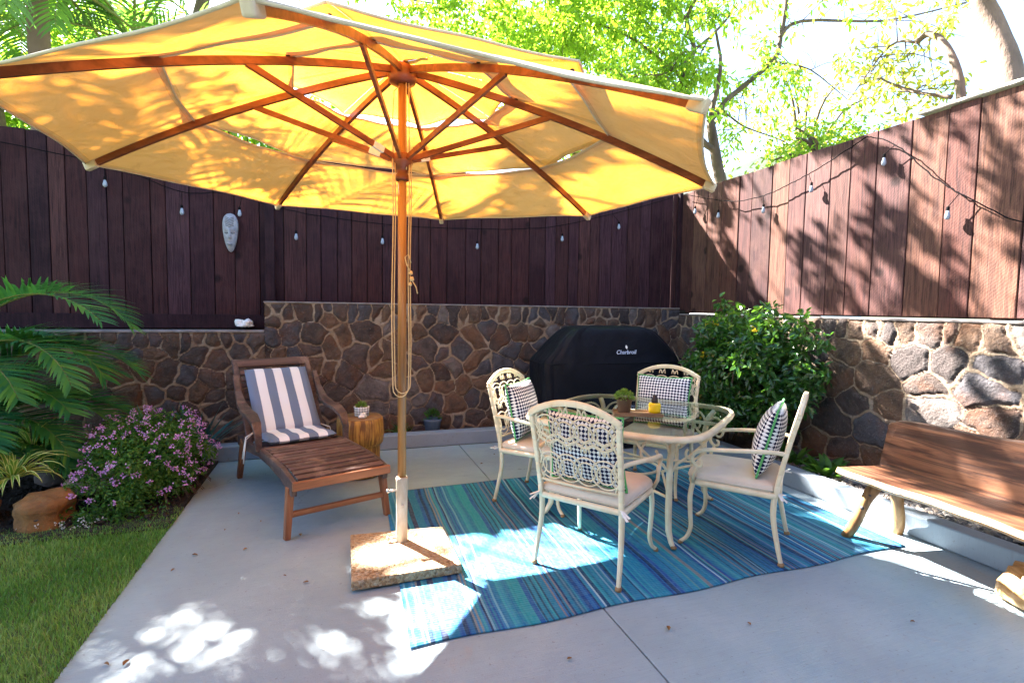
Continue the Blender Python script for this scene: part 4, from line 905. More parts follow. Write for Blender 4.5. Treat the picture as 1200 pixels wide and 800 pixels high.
for k in range(9):
    a = k * .7; b.blob((.10 * math.cos(a) * (.4 + .1 * (k % 4)), .05 * math.sin(a), .035 + .016 * (k % 3)), (.040, .028, .020 + .008 * (k % 3)), 10, 7, .2, k)
for k in range(5): b.tube([(-.06 + .03 * k, -.01, .05), (-.07 + .035 * k, -.03, .085 + .01 * (k % 2))], [.014, .005], 6)
cr = b.build('white_coral', MAT['white']); cr.location = (-.90, WY + .10, ZL + .026); tag(cr, 'lump of white coral on the ledge of the stone wall under the mask', 'coral')

# ------------------------------------------------------------------ mask
mk = empty('carved_mask', (-1.03, FY - .045, 2.24)); tag(mk, 'long grey carved wooden face mask hanging on the dark fence', 'mask')
nu_, nv_ = 28, 40; top = []; back = []
for j in range(nv_ + 1):
    v = j / nv_ * 2 - 1
    hw = .068 * (1 - abs(v) ** 3.2) ** .5 * (1 + .22 * v - (.22 if v < 0 else 0) * abs(v) * .9) 
    for i in range(nu_ + 1):
        u = i / nu_ * 2 - 1; X = u * hw; Z = v * .200
        d_ = .055 * math.sqrt(max(0, 1 - u * u * .95)) * (1 - abs(v) ** 3)
        d_ += .028 * math.exp(-(X / .013) ** 2) * (1 if -.35 < v < .18 else 0) * (.5 + .5 * (.18 - v) / .5)   # nose
        for sx in (-1, 1):
            d_ -= .014 * math.exp(-((X - sx * .030) / .016) ** 2 - ((Z + .005) / .011) ** 2); d_ += .010 * math.exp(-((X - sx * .032) / .022) ** 2 - ((Z - .03) / .010) ** 2)
        d_ += .012 * math.exp(-(X / .028) ** 2 - ((Z + .125) / .014) ** 2) - .012 * math.exp(-(X / .026) ** 2 - ((Z + .124) / .003) ** 2)
        top.append((X, -d_, Z)); back.append((X, .012, Z))
ix = lambda j, i: j * (nu_ + 1) + i; fs = [(ix(j, i), ix(j, i + 1), ix(j + 1, i + 1), ix(j + 1, i)) for j in range(nv_) for i in range(nu_)]
b = MB(); b.add(top, fs, 0, True); b.add(back, fs, 0, True)
for ring_ in ([ix(0, i) for i in range(nu_ + 1)], [ix(nv_, i) for i in range(nu_ + 1)], [ix(j, 0) for j in range(nv_ + 1)], [ix(j, nu_) for j in range(nv_ + 1)]):
    for a, c_ in zip(ring_[:-1], ring_[1:]): b.add([top[a], top[c_], back[c_], back[a]], [(0, 1, 2, 3)])
b.build('face', MAT['maskm'], mk)
b = MB()
for sx in (-1, 1): b.tube([(sx * .047, -.049, -.006), (sx * .030, -.058, -.013), (sx * .012, -.058, -.006)], .0035, 5)
b.tube([(-.025, -.062, -.124), (0, -.068, -.127), (.025, -.062, -.124)], .003, 5)
b.build('eye_and_mouth_lines', MAT['maskd'], mk)
b = MB()
for k in range(6): 
    zc = .06 + .017 * k; b.tube([(-.038, -.05 + .03 * abs(zc / .19) ** 3, zc + .010), (0, -.066 + .035 * abs(zc / .19) ** 3, zc - .008), (.038, -.05 + .03 * abs(zc / .19) ** 3, zc + .010)], .0022, 4)
b.build('forehead_lines', MAT['maskd'], mk)

# ------------------------------------------------------------------ grill under cover
gr = empty('covered_grill', (2.88, 5.2, 0)); tag(gr, 'barbecue grill under a black vinyl cover in front of the back stone wall', 'grill')
secs = [  # z, half width left, half width right, half depth, bulge
 (.02, .86, .86, .27), (.10, .865, .865, .272), (.5, .85, .85, .265), (.80, .855, .86, .262), (.93, .86, .875, .26), (.965, .84, .85, .25), (1.02, .78, .76, .245), (1.12, .70, .66, .235), (1.22, .60, .56, .22), (1.285, .52, .47, .20), (1.315, .46, .38, .17), (1.322, .30, .25, .10)]
nseg = 72; vs = []
for zi, (z_, hl, hr, hd) in enumerate(secs):
    for i in range(nseg):
        a = 2 * math.pi * i / nseg; c_, s_2 = math.cos(a), math.sin(a); ex = .22
        x_ = (hr if c_ > 0 else hl) * math.copysign(abs(c_) ** ex, c_); y_ = hd * math.copysign(abs(s_2) ** ex, s_2)
        fold = .014 * math.sin(a * 19 + z_ * 3) * (1 - z_ / 1.4) + .014 * math.sin(a * 7 + z_ * 8) + .008 * math.sin(a * 31 + z_ * 19)
        vs.append((x_ + fold * c_, y_ + fold * s_2, z_ + (.006 * math.sin(a * 5) if z_ > .9 else 0)))
b = MB(); b.add(vs, [(i * nseg + k, i * nseg + (k + 1) % nseg, (i + 1) * nseg + (k + 1) % nseg, (i + 1) * nseg + k) for i in range(len(secs) - 1) for k in range(nseg)] + [tuple(range((len(secs) - 1) * nseg, len(secs) * nseg))], 0, True)
b.build('cover', MAT['cover'], gr, sub=1)
b = MB(); ring_ = []
for i in range(72):
    a = 2 * math.pi * i / 72; c_, s_2 = math.cos(a), math.sin(a); ex = .22; x_ = (.868 if c_ > 0 else .853) * math.copysign(abs(c_) ** ex, c_); y_ = .262 * math.copysign(abs(s_2) ** ex, s_2); ring_.append((x_, y_, .935 + .004 * math.sin(a * 9)))
b.tube(ring_ + ring_[:2], .006, 6, False); b.build('seam', MAT['cover'], gr)
def text_mesh(name, body, size, loc, rot, mat, parent, extrude=.0012):
    cu_ = bpy.data.curves.new(name, 'FONT'); cu_.body = body; cu_.size = size; cu_.extrude = extrude; cu_.align_x = 'CENTER'; cu_.shear = .25; cu_.offset = .0008
    o = bpy.data.objects.new(name, cu_); COL.objects.link(o); dg = bpy.context.evaluated_depsgraph_get(); me = bpy.data.meshes.new_from_object(o.evaluated_get(dg)); bpy.data.objects.remove(o)
    q = bpy.data.objects.new(name, me); COL.objects.link(q); me.materials.clear(); me.materials.append(mat); q.parent = parent; q.location = loc; q.rotation_euler = rot; return q
text_mesh('logo_lettering', 'Charbroil', .062, (.08, -.262, 1.03), (R(80), 0, 0), MAT['logo'], gr)
b = MB(); b.add([(.085 + .013 * q_ * math.sin(math.pi * t), -.262 + .018 * t - .001, 1.082 + .045 * t) for q_ in (-1, 1) for t in np.linspace(0, 1, 9)], [(i, i + 1, 10 + i, 9 + i) for i in range(8)]); b.build('logo_flame', MAT['ribbon'], gr)

# ------------------------------------------------------------------ bench
bn = empty('live_edge_bench', (3.22, 2.62, 0)); tag(bn, 'rustic live edge wooden bench with a plank back against the stone wall', 'bench')
rb_ = random.Random(3); ys = np.linspace(0.0, -1.75, 30)
fe = [(-.0 - .055 * (-y_) + .014 * math.sin(y_ * 7) + .008 * math.sin(y_ * 19), y_ - .0) for y_ in ys]; be = [(.405 + .01 * math.sin(y_ * 5), y_ - .06) for y_ in ys]
vs = []; 
for (fx_, fy_), (bx_, by_) in zip(fe, be):
    vs += [(fx_ + .016, fy_, .455), (bx_, by_, .455), (bx_, by_, .405), (fx_ + .035, fy_, .398), (fx_, fy_, .425), (fx_ + .012, fy_, .448)]
n6 = len(ys); b = MB(); fs = []; 
for i in range(n6 - 1):
    for k in range(6): b_ = (k + 1) % 6; fs.append((i * 6 + k, i * 6 + b_, (i + 1) * 6 + b_, (i + 1) * 6 + k))
b.add(vs, fs + [(0, 1, 2, 3, 4, 5), tuple(range((n6 - 1) * 6, n6 * 6))[::-1]])
for idx_, f_ in enumerate(b.f): b.mi[idx_] = 1 if idx_ < (n6 - 1) * 6 and idx_ % 6 in (3, 4, 5) else 0
b.build('seat', [MAT['benchslab'], MAT['sapwood']], bn)
def plank_back():
    b = MB(); out = []
    for t in np.linspace(0, 1, 24): y_ = .0 - .01 - 1.72 * t; out.append((y_, .765 + .045 * min(1, t * 1.6) + .008 * math.sin(t * 14) - .03 * max(0, 1 - t * 18) ** 2))
    n = len(out); vs = []
    for y_, zt in out:
        for (xo, zz) in ((.395, .443), (.462, zt - .008), (.472, zt), (.496, zt - .004), (.496, zt - .02), (.435, .443)): vs.append((xo, y_, zz))
    fs = [(i * 6 + k, i * 6 + (k + 1) % 6, (i + 1) * 6 + (k + 1) % 6, (i + 1) * 6 + k) for i in range(n - 1) for k in range(6)] + [tuple(range(6)), tuple(range((n - 1) * 6, n * 6))[::-1]]
    b.add(vs, fs); return b.build('backrest', MAT['benchslab'], bn, bevel=.004)
plank_back()
for (a, c_, w0, w1) in (((.02, -.085, .0), (.13, -.20, .41), .060, .075), ((.425, -.145, .0), (.32, -.20, .41), .065, .085), ((.02, -1.45, .0), (.10, -1.35, .41), .06, .075), ((.43, -1.5, .0), (.32, -1.4, .41), .06, .075)):
    b = MB(); a, c_ = Vector(a), Vector(c_); pts = [a.lerp(c_, t) + Vector((.006 * math.sin(t * 7), .004 * math.cos(t * 9), 0)) for t in np.linspace(0, 1, 7)]
    b.tube(pts, [w0 / 2 + (w1 - w0) / 2 * t + .003 * math.sin(t * 9) for t in np.linspace(0, 1, 7)], 9); lg = b.build('leg', MAT['benchleg'], bn)
    if a.x < .1 and a.y > -.5:
        h_ = MB()
        for t in (.55, .78): q = a.lerp(c_, t) + Vector((-.028, -.012, 0)); h_.blob(q, (.010, .012, .016), 8, 6, .1)
        h_.build('knot_hole', MAT['maskd'], lg)
# driftwood stump at the right edge
dw = MB()
seg = 40; vs = []
profd = [(.20, 0), (.26, .03), (.25, .10), (.21, .16), (.20, .20), (.14, .215), (.02, .21)]
for j, (r_, z_) in enumerate(profd):
    for i in range(seg):
        a = 2 * math.pi * i / seg; q = r_ * (1 + .08 * math.sin(3 * a + 1) + (.07 * math.sin(9 * a) + .05 * math.sin(15 * a + 2)) * (1 if 2 <= j <= 4 else .3)); vs.append((q * math.cos(a), q * math.sin(a), z_ + (.015 * math.sin(9 * a) if 2 < j < 6 else 0)))
dw.add(vs, [(i * seg + k, i * seg + (k + 1) % seg, (i + 1) * seg + (k + 1) % seg, (i + 1) * seg + k) for i in range(len(profd) - 1) for k in range(seg)] + [tuple(range((len(profd) - 1) * seg, len(profd) * seg))], 0, True)
o = dw.build('driftwood_stump', MAT['sapwood']); o.location = (3.47, 1.58, .0); o.scale = (.76, .76, .85); tag(o, 'pale sunlit driftwood stump with a ragged rim on the patio by the kerb', 'stump')

# ------------------------------------------------------------------ plants near the patio
def scatter_shell(c, rad, n, inner=.55):
    d_ = rand_dirs(n); r_ = inner + (1 - inner) * rng.random((n, 1)) ** .6; lump = 1 + .12 * np.sin(d_[:, :1] * 7 + 1) * np.sin(d_[:, 1:2] * 6) + .10 * np.sin(d_[:, 2:3] * 9 + 2); return np.array(c) + d_ * r_ * np.array(rad) * lump, d_
# glossy bush in the corner
bs = empty('corner_bush', (3.98, 4.55, .09)); tag(bs, 'dense glossy green bush growing in the corner bed between the two stone walls', 'bush')
P, d_ = scatter_shell((-.10, -.42, .84), (.50, .72, .60), 560, .35); P = P[np.sin(P[:, 1] * 9 + P[:, 2] * 7) + np.sin(P[:, 2] * 11 - P[:, 0] * 9) > -1.25]; P = P[~((P[:, 2] < .55) & (P[:, 1] < -.75))]
P = P[(P[:, 0] < .32)]
PP, DD, NN = cluster_leaves(P, 12, .085, .07, .04)
keep = (PP[:, 0] < .33) & (PP[:, 2] > .02); PP, DD, NN = PP[keep], DD[keep], NN[keep]; DD[:, 0] -= .25; NN[:, 0] -= .5
tuft = np.array([(-.02, .12, 1.5), (.0, .1, 1.44), (-.1, -.55, 1.40), (-.08, -.6, 1.44), (.05, -1.1, 1.15), (.05, -.1, 1.42)]); T1, T2, T3 = cluster_leaves(tuft, 22, .075, .07, .04)
PP = np.concatenate([PP, T1]); DD = np.concatenate([DD, T2]); NN = np.concatenate([NN, T3])
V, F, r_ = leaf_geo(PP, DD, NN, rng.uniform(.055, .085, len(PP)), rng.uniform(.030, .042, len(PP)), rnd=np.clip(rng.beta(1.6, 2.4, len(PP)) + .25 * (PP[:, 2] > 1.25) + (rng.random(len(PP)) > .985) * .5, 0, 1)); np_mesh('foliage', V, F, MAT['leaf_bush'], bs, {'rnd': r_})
b = MB()
for k in range(9):
    e = Vector((random.uniform(-.45, .2), random.uniform(-.6, .45), random.uniform(.7, 1.3))); s0 = Vector((random.uniform(-.05, .1), random.uniform(-.15, .15), 0)); m_ = s0.lerp(e, .5) + Vector((random.uniform(-.08, .08), random.uniform(-.08, .08), .1)); b.tube([s0, m_, e], [.018, .012, .005], 6)
b.build('stem', MAT['bark'], bs)
fl = np.array([(-.36, -.10, 1.28), (-.34, -.16, 1.30), (-.36, -.42, 1.1), (-.33, -.7, 1.25), (-.45, -.15, .95)]); Pq = np.repeat(fl, 9, 0) + rng.normal(0, .014, (45, 3)); V, F, r_ = leaf_geo(Pq, rand_dirs(45, .3), rand_dirs(45, .5), .032, .026); np_mesh('flower', V, F, MAT['petal_yellow'], bs, {'rnd': r_})
# pink flowering shrub
fs_ = empty('flowering_shrub', (-1.46, 4.72, .02)); tag(fs_, 'low green shrub covered in small pink purple flowers at the corner of the lawn', 'shrub')
P, d_ = scatter_shell((.04, 0, .21), (.41, .52, .34), 1300, .45)
P[:, 2] += .18 * np.clip(P[:, 1] + .2, -.4, .6); P = P[P[:, 2] > .02]
PP, DD, NN = cluster_leaves(P, 11, .045, .04, .02); V, F, r_ = leaf_geo(PP, DD, NN, rng.uniform(.022, .042, len(PP)), rng.uniform(.010, .016, len(PP))); np_mesh('foliage', V, F, MAT['leaf_flowerbush'], fs_, {'rnd': r_})
P, d_ = scatter_shell((.04, 0, .22), (.44, .555, .365), 380, .93); P[:, 2] += .18 * np.clip(P[:, 1] + .2, -.4, .6); P = P[(P[:, 2] > .12) & (P[:, 1] < .45)]; n = len(P)
Pq = np.repeat(P, 13, 0); o_ = rand_dirs(len(Pq)) * rng.uniform(.004, .017, (len(Pq), 1)); V, F, r_ = leaf_geo(Pq + o_, o_, rand_dirs(len(Pq), .5) + np.array([0, -.8, 0]), .013, .011, fold=.1); np_mesh('flower_heads', V, F, MAT['petal'], fs_, {'rnd': r_})
b = MB()
for k in range(26): a = random.uniform(2.6, 6.6); b.tube([(.2 * math.cos(a), .2 * math.sin(a), .0), (.42 * math.cos(a), .45 * math.sin(a), .10), (.48 * math.cos(a), .52 * math.sin(a), .03)], .0025, 5)
b.build('stem', MAT['bark'], fs_)
b = MB(); 
# agave-like blades behind
def rosette(name, loc, label, mat, n, L, W, spread, up, cat='plant', curve=.35, rnd=None, group=None, seg=7, var=False):
    root = empty(name, loc); tag(root, label, cat, group); V = []; F = []; rr_ = []
    for k in range(n):
        a = rng.uniform(0, 6.28); el = rng.uniform(*up); l_ = L * rng.uniform(.7, 1.1); w_ = W * rng.uniform(.8, 1.1); side = np.array([-math.sin(a), math.cos(a), 0]); p = np.array([math.cos(a) * spread * rng.random(), math.sin(a) * spread * rng.random(), 0.]); e_ = el; rv = rng.random() * .3
        for i in range(seg + 1):
            t = i / seg; ww = w_ * (1 - t ** 2.2) * (.55 + .8 * t if t < .5 else .95); fold = np.array([0, 0, 1]) * ww * .35
            base = len(V)
            if var:
                V += [p - side * ww, p - side * ww * .45 , p + side * ww * .45, p + side * ww]; rr_ += [.9, rv, rv, .9]
                V[-4] = V[-4] + fold; V[-1] = V[-1] + fold
                if i: F += [(base - 4 + q_, base - 3 + q_, base + 1 + q_, base + q_) for q_ in range(3)]
            else:
                V += [p - side * ww + fold, p, p + side * ww + fold]; rr_ += [rv * 2.5] * 3
                if i: F += [(base - 3, base - 2, base + 1, base), (base - 2, base - 1, base + 2, base + 1)]
            p = p + np.array([math.cos(a) * math.cos(e_), math.sin(a) * math.cos(e_), math.sin(e_)]) * l_ / seg; e_ -= curve * (1.2 if t > .4 else .6)
    np_mesh('leaves', np.array(V), np.array(F), mat, root, {'rnd': np.clip(rr_, 0, 1)}, True); return root
GA = 'blue green blade plants behind the flowers'
rosette('agave', (-1.62, 5.62, .05), 'blue green agave behind the left of the pink flowers', MAT['leaf_agave'], 22, .62, .030, .05, (.75, 1.4), curve=.05, group=GA)
rosette('agave', (-1.28, 5.66, .05), 'blue green agave beside the lounger back, right of its twin', MAT['leaf_agave'], 24, .62, .032, .05, (.6, 1.4), curve=.05, group=GA)
GV = 'variegated yellow plants at the left edge'
rosette('variegated_plant', (-2.10, 4.40, .30), 'arching yellow and green striped plant, the lower of two at the left edge', MAT['leaf_var'], 60, .33, .017, .05, (.2, 1.4), curve=.28, group=GV, var=True)
rosette('variegated_plant', (-2.12, 4.72, .42), 'yellow and green striped plant standing behind the lower one at the left edge', MAT['leaf_var'], 40, .30, .016, .05, (.5, 1.5), curve=.2, group=GV, var=True)
GG = 'low green rosettes in the side bed'
for i, (x_, y_, zz) in enumerate(((4.02, 3.72, .1), (4.12, 3.45, .1), (3.98, 3.32, .1), (4.1, 3.95, .1))):
    rosette('leafy_rosette', (x_, y_, zz), ('broad leaved green clump behind the pillow of the right chair', 'low green clump nearest the stone wall beside the bench', 'small green clump at the kerb just left of the bench', 'low green clump at the foot of the corner bush')[i], MAT['leaf_flowerbush'], 30, .20, .035, .10, (.3, 1.2), curve=.12, group=GG)
# blue pot in the back bed
bp = empty('blue_pot', (1.02, 5.80, .09)); tag(bp, 'small blue grey pot of dark leaves in the bed behind the kerb', 'potted plant')
b = MB(); b.lathe([(.07, 0), (.075, .005), (.095, .14), (.10, .145), (.10, .165), (.088, .165), (.085, .14)], seg=22); b.build('pot', MAT['bluepot'], bp)
C_ = rand_dirs(90, .9); C_[:, 2] = np.abs(C_[:, 2]); V, F, r_ = leaf_geo(C_ * np.array([.06, .06, .07]) + np.array([0, 0, .16]), C_, rand_dirs(90, 1), rng.uniform(.04, .07, 90), .02); np_mesh('foliage', V, F, MAT['leaf_flowerbush'], bp, {'rnd': r_ * .4})
rosette('small_fern', (.68, 5.82, .09), 'dark green ferny clump in the bed between stool and pole', MAT['leaf_bush'], 30, .20, .02, .05, (.4, 1.4), curve=.15)
rosette('tiny_rosette', (-2.05, 5.05, .33), 'flat blue green succulent on the grey rock in the garden bed', MAT['leaf_agave'], 24, .09, .016, .02, (.2, 1.2), curve=.1)
# rocks
def rock(loc, rad, mat, label, seed, amp=.12, sq=.8):
    b = MB(); b.blob((0, 0, 0), rad, 20, 12, amp, seed, sq=sq); o = b.build('garden_rock', mat); o.location = loc; tag(o, label, 'rock', 'rocks edging the garden bed'); return o
rock((-1.88, 4.24, .09), (.19, .13, .12), MAT['rockorange'], 'rough orange brown rock at the lawn edge under the striped plants', 1, .16, .95)
rock((-1.70, 4.62, .16), (.20, .16, .07), MAT['rockpale'], 'flat pale rock beside the pink flowers', 2, .06)
rock((-1.85, 5.15, .20), (.30, .16, .13), MAT['rock'], 'large dark grey rock behind the flat pale rock', 3)
rock((-2.02, 4.80, .20), (.14, .12, .10), MAT['rock'], 'smaller grey rock right of the striped plants', 4)
rock((-2.35, 4.3, .08), (.22, .16, .12), MAT['rockorange'], 'brown rock at the far left edge of the bed', 5)
b = MB(); b.blob((0, 0, 0), (.045, .018, .022), 16, 10, .25, 3); b.v = [(x_, y_, z_) for x_, y_, z_ in b.v]; o = b.build('hollow_shade_blob', MAT['rock']); o.location = (-1.86, 4.115, .10); tag(o, 'dark blob standing in for the shaded hollow of the orange rock', 'rock', 'rocks edging the garden bed')  # dark blob stands in for the shade inside the rock's hollow
n = 26; Pq = np.stack([rng.normal(-1.62, .10, n), rng.normal(4.13, .04, n), rng.uniform(.02, .07, n)], 1); Pq = np.repeat(Pq, 6, 0); o_ = rand_dirs(len(Pq)) * .008; V, F, r_ = leaf_geo(Pq + o_, o_, rand_dirs(len(Pq), .8), .012, .010)
wf = empty('white_blossoms', (-1.6, 4.15, 0)); tag(wf, 'small white blossoms and green sprigs at the lawn edge below the pink shrub', 'flowers'); np_mesh('petals', V - np.array([-1.6, 4.15, 0]), F, MAT['petal_white'], wf, {'rnd': r_})
P = np.stack([rng.normal(-1.50, .12, 160), rng.normal(4.18, .05, 160), rng.uniform(.0, .12, 160)], 1); PP, DD, NN = cluster_leaves(P, 5, .03, .03, .02); V, F, r_ = leaf_geo(PP, DD, NN, .03, .014); np_mesh('foliage', V - np.array([-1.6, 4.15, 0]), F, MAT['leaf_flowerbush'], wf, {'rnd': r_ * .6})

# ------------------------------------------------------------------ palms
def frond(o, a, el, L, droop, nl=46, ll=.38, lw=.016, hang=.5, vee=.5, roll=0.0, seg=4, gap=None):
    """one feather leaf: returns rachis points and leaflet geometry"""
    p = np.array(o, float); e_ = el; pts = []; tang = []; n = 26
    for i in range(n + 1):
        t = i / n; pts.append(p.copy()); d_ = np.array([math.cos(a) * math.cos(e_), math.sin(a) * math.cos(e_), math.sin(e_)]); tang.append(d_); p = p + d_ * L / n; e_ -= droop / n * (.5 + 1.2 * t)
    pts = np.array(pts); tang = np.array(tang); V = []; F = []; rr_ = []
    ts = np.linspace(.14, .995, nl)
    for t in ts:
        for sg in (-1, 1):
            q = t * n; i = min(int(q), n - 1); c_ = pts[i] * (1 - (q - i)) + pts[i + 1] * (q - i); tg = tang[i]
            sd_ = np.cross(tg, [0, 0, 1]); sd_ /= np.linalg.norm(sd_) + 1e-9; up_ = np.cross(sd_, tg)
            l_ = ll * (math.sin(math.pi * (.12 + .80 * t)) ** .7) * rng.uniform(.88, 1.08); w_ = lw * rng.uniform(.8, 1.1)
            dr = sg * sd_ * math.cos(roll * sg) * .95 + tg * (.45 + .55 * t) + up_ * (vee * (1 - t * .4)) + rng.normal(0, .05, 3); dr /= np.linalg.norm(dr)
            if gap is not None:
                P_ = np.array([c_ + dr * l_ * u_ + np.array([0, 0, -hang * l_ * .5 * u_ * u_]) for u_ in (.1, .3, .5, .7, .9)])
                if lit(sun_ground(P_ + gap), spots=False).any(): continue
            wd_ = np.cross(dr, up_); wd_ /= np.linalg.norm(wd_) + 1e-9; base = len(V); q_ = c_.copy(); d2 = dr.copy(); rv = rng.random()
            for k in range(seg + 1):
                u = k / seg; ww = w_ * (.7 if k == 0 else (1 - u ** 2.5)) + .0008; V += [q_ - wd_ * ww, q_ + wd_ * ww]; rr_ += [rv, rv]
                if k: F.append((base + 2 * k - 2, base + 2 * k - 1, base + 2 * k + 1, base + 2 * k))
                q_ = q_ + d2 * l_ / seg; d2 = d2 + np.array([0, 0, -hang / seg * (.6 + u)]); d2 /= np.linalg.norm(d2)
    return pts, V, F, rr_
def palm(name, loc, label, crown, specs, mat, trunk=None, group=None, lw=.016, ll=.38, nl=46, gap=False, hang=.5, rr0=.012, sep=False):
    root = empty(name, loc); tag(root, label, 'palm', group)
    if trunk:
        b = MB(); H = crown[2]; pts = [(crown[0] * t ** 2 + .05 * math.sin(t * 4), crown[1] * t ** 2, H * t) for t in np.linspace(0, 1, 16)]; b.tube(pts, [trunk * (1.15 - .35 * t) * (1 + .05 * (i % 2)) for i, t in enumerate(np.linspace(0, 1, 16))], 12); b.build('trunk', MAT['palebark'], root)
    for sp in specs:
        a, el, L, dr = sp[:4]; o = sp[4] if len(sp) > 4 else crown
        pts, V, F, r_ = frond(o, R(a), R(el), L, dr, nl, ll, lw, hang, gap=np.array(loc, float) if gap else None)
        fo = np_mesh('frond', np.array(V), np.array(F), mat, root, {'rnd': r_})
        b = MB(); b.tube([tuple(q) for q in pts], [rr0 * (1.1 - .95 * i / 26) for i in range(27)], 6); b.build('rachis', MAT['stem'], fo)
    return root
# areca palm at the left edge (bed)
PX, PY = -2.86, 5.0
specs = [(-8, 66, 1.75, 2.1), (2, 54, 1.5, 1.8), (-20, 74, 1.9, 2.0), (-14, 48, 1.42, 1.9), (-30, 66, 1.7, 2.2), (-38, 58, 1.45, 2.0), (-2, 34, 1.35, 1.6), (-22, 36, 1.3, 1.7), (-30, 50, 1.35, 1.6), (10, 25, 1.35, 1.2), (-5, 8, 1.15, 1.0), (-25, 20, 1.1, 1.1), (-50, 35, 1.1, 1.5), (25, 60, 1.5, 1.7), (60, 60, 1.5, 1.5), (120, 60, 1.5, 1.5), (-100, 55, 1.3, 1.7), (-75, 62, 1.4, 1.9), (180, 55, 1.4, 1.5), (220, 60, 1.4, 1.5), (-40, 5, .9, 1.0), (-62, 10, .9, 1.2)]
palm('areca_palm', (PX, PY, 0), 'arching green areca palm at the left edge in front of the wall', (0, 0, .55), [s + ((random.uniform(-.08, .08), random.uniform(-.08, .08), random.uniform(.35, .65) + (.25 if i < 4 else 0)),) for i, s in enumerate(specs)], MAT['leaf_palm'], nl=56, ll=.36, lw=.012, hang=.45, rr0=.014)
b = MB()
for k in range(6): a = k * 1.05; b.tube([(.1 * math.cos(a), .1 * math.sin(a), 0), (.06 * math.cos(a), .06 * math.sin(a), .35), (.05 * math.cos(a), .05 * math.sin(a), .7)], [.03, .025, .018], 8)
o = b.build('cane', MAT['stem'], bpy.data.objects['areca_palm'])
# tall palms behind the fence: crowns seen above it, shadows on the canopy and lawn
def crown_specs(n, el0, el1, L, dr, seed):
    r_ = random.Random(seed); return [(360 * k / n + r_.uniform(-12, 12), r_.uniform(el0, el1), L * r_.uniform(.85, 1.1), dr * r_.uniform(.8, 1.2)) for k in range(n)]
GP = 'tall palms beyond the back fence'
palm('tall_palm', (-3.3, 7.7, 0), 'tall palm beyond the fence above the left of the umbrella', (.1, 0, 5.3), crown_specs(17, -10, 70, 2.5, 1.9, 1), MAT['leaf_tallpalm'], trunk=.12, group=GP, nl=44, ll=.62, lw=.017, gap=True, hang=.9, rr0=.02)
palm('tall_palm', (-5.2, 8.6, 0), 'palm beyond the fence at the far left, its crown half out of the picture', (0, .1, 4.9), crown_specs(15, -5, 65, 2.5, 1.9, 2), MAT['leaf_tallpalm'], trunk=.13, group=GP, nl=40, ll=.6, lw=.017, gap=True, hang=.9, rr0=.02)
palm('tall_palm', (-2.6, 8.7, 0), 'palm beyond the fence whose drooping frond ends hang over the boards', (0, 0, 5.0), crown_specs(15, 0, 70, 2.4, 1.9, 3), MAT['leaf_tallpalm'], trunk=.12, group=GP, nl=40, ll=.6, lw=.017, gap=True, hang=.9, rr0=.02)
pts, V, F, r_ = frond((-2.35, 6.75, 3.75), R(-62), R(-8), 1.25, 1.3, 30, .34, .010, .9)
hf = empty('hanging_frond', (0, 0, 0)); tag(hf, 'single palm frond drooping over the top of the dark fence', 'palm frond'); np_mesh('leaflets', np.array(V), np.array(F), MAT['leaf_agave'], hf, {'rnd': r_}); b = MB(); b.tube([tuple(q) for q in pts], .009, 6); b.build('rachis', MAT['stem'], hf)

# ------------------------------------------------------------------ trees
def limb(b, pts, r0, r1, seg=8, wob=.0, sub=4):
    P = [Vector(p) for p in pts]; Q = []
    for i in range(len(P) - 1):
        p0, p1, p2, p3 = P[max(i - 1, 0)], P[i], P[i + 1], P[min(i + 2, len(P) - 1)]
        for j in range(sub):
            t = j / sub; q = .5 * ((2 * p1) + (p2 - p0) * t + (2 * p0 - 5 * p1 + 4 * p2 - p3) * t * t + (3 * p1 - p0 - 3 * p2 + p3) * t ** 3); Q.append(q + Vector((random.uniform(-wob, wob), random.uniform(-wob, wob), random.uniform(-wob, wob))))
    Q.append(P[-1]); n = len(Q); b.tube(Q, [r0 + (r1 - r0) * i / (n - 1) for i in range(n)], seg); return Q
def twigs(b, Q, n, L, r, tips, depth=1, up=.1):
    for _ in range(n):
        i = random.randint(len(Q) // 4, len(Q) - 1); s0 = Q[i]; d_ = Vector((random.gauss(0, 1), random.gauss(0, 1), random.gauss(up, .8))).normalized(); l_ = L * random.uniform(.5, 1.2)
        m_ = s0 + d_ * l_ * .5 + Vector((random.uniform(-.1, .1), random.uniform(-.1, .1), random.uniform(-.05, .12))) * l_; e = s0 + d_ * l_ + Vector((0, 0, random.uniform(-.2, .05) * l_))
        q = limb(b, [s0, m_, e], r, r * .4, 5, sub=3); tips.append(e); tips.append(m_)
        if depth: twigs(b, q, 2, L * .55, r * .55, tips, depth - 1)
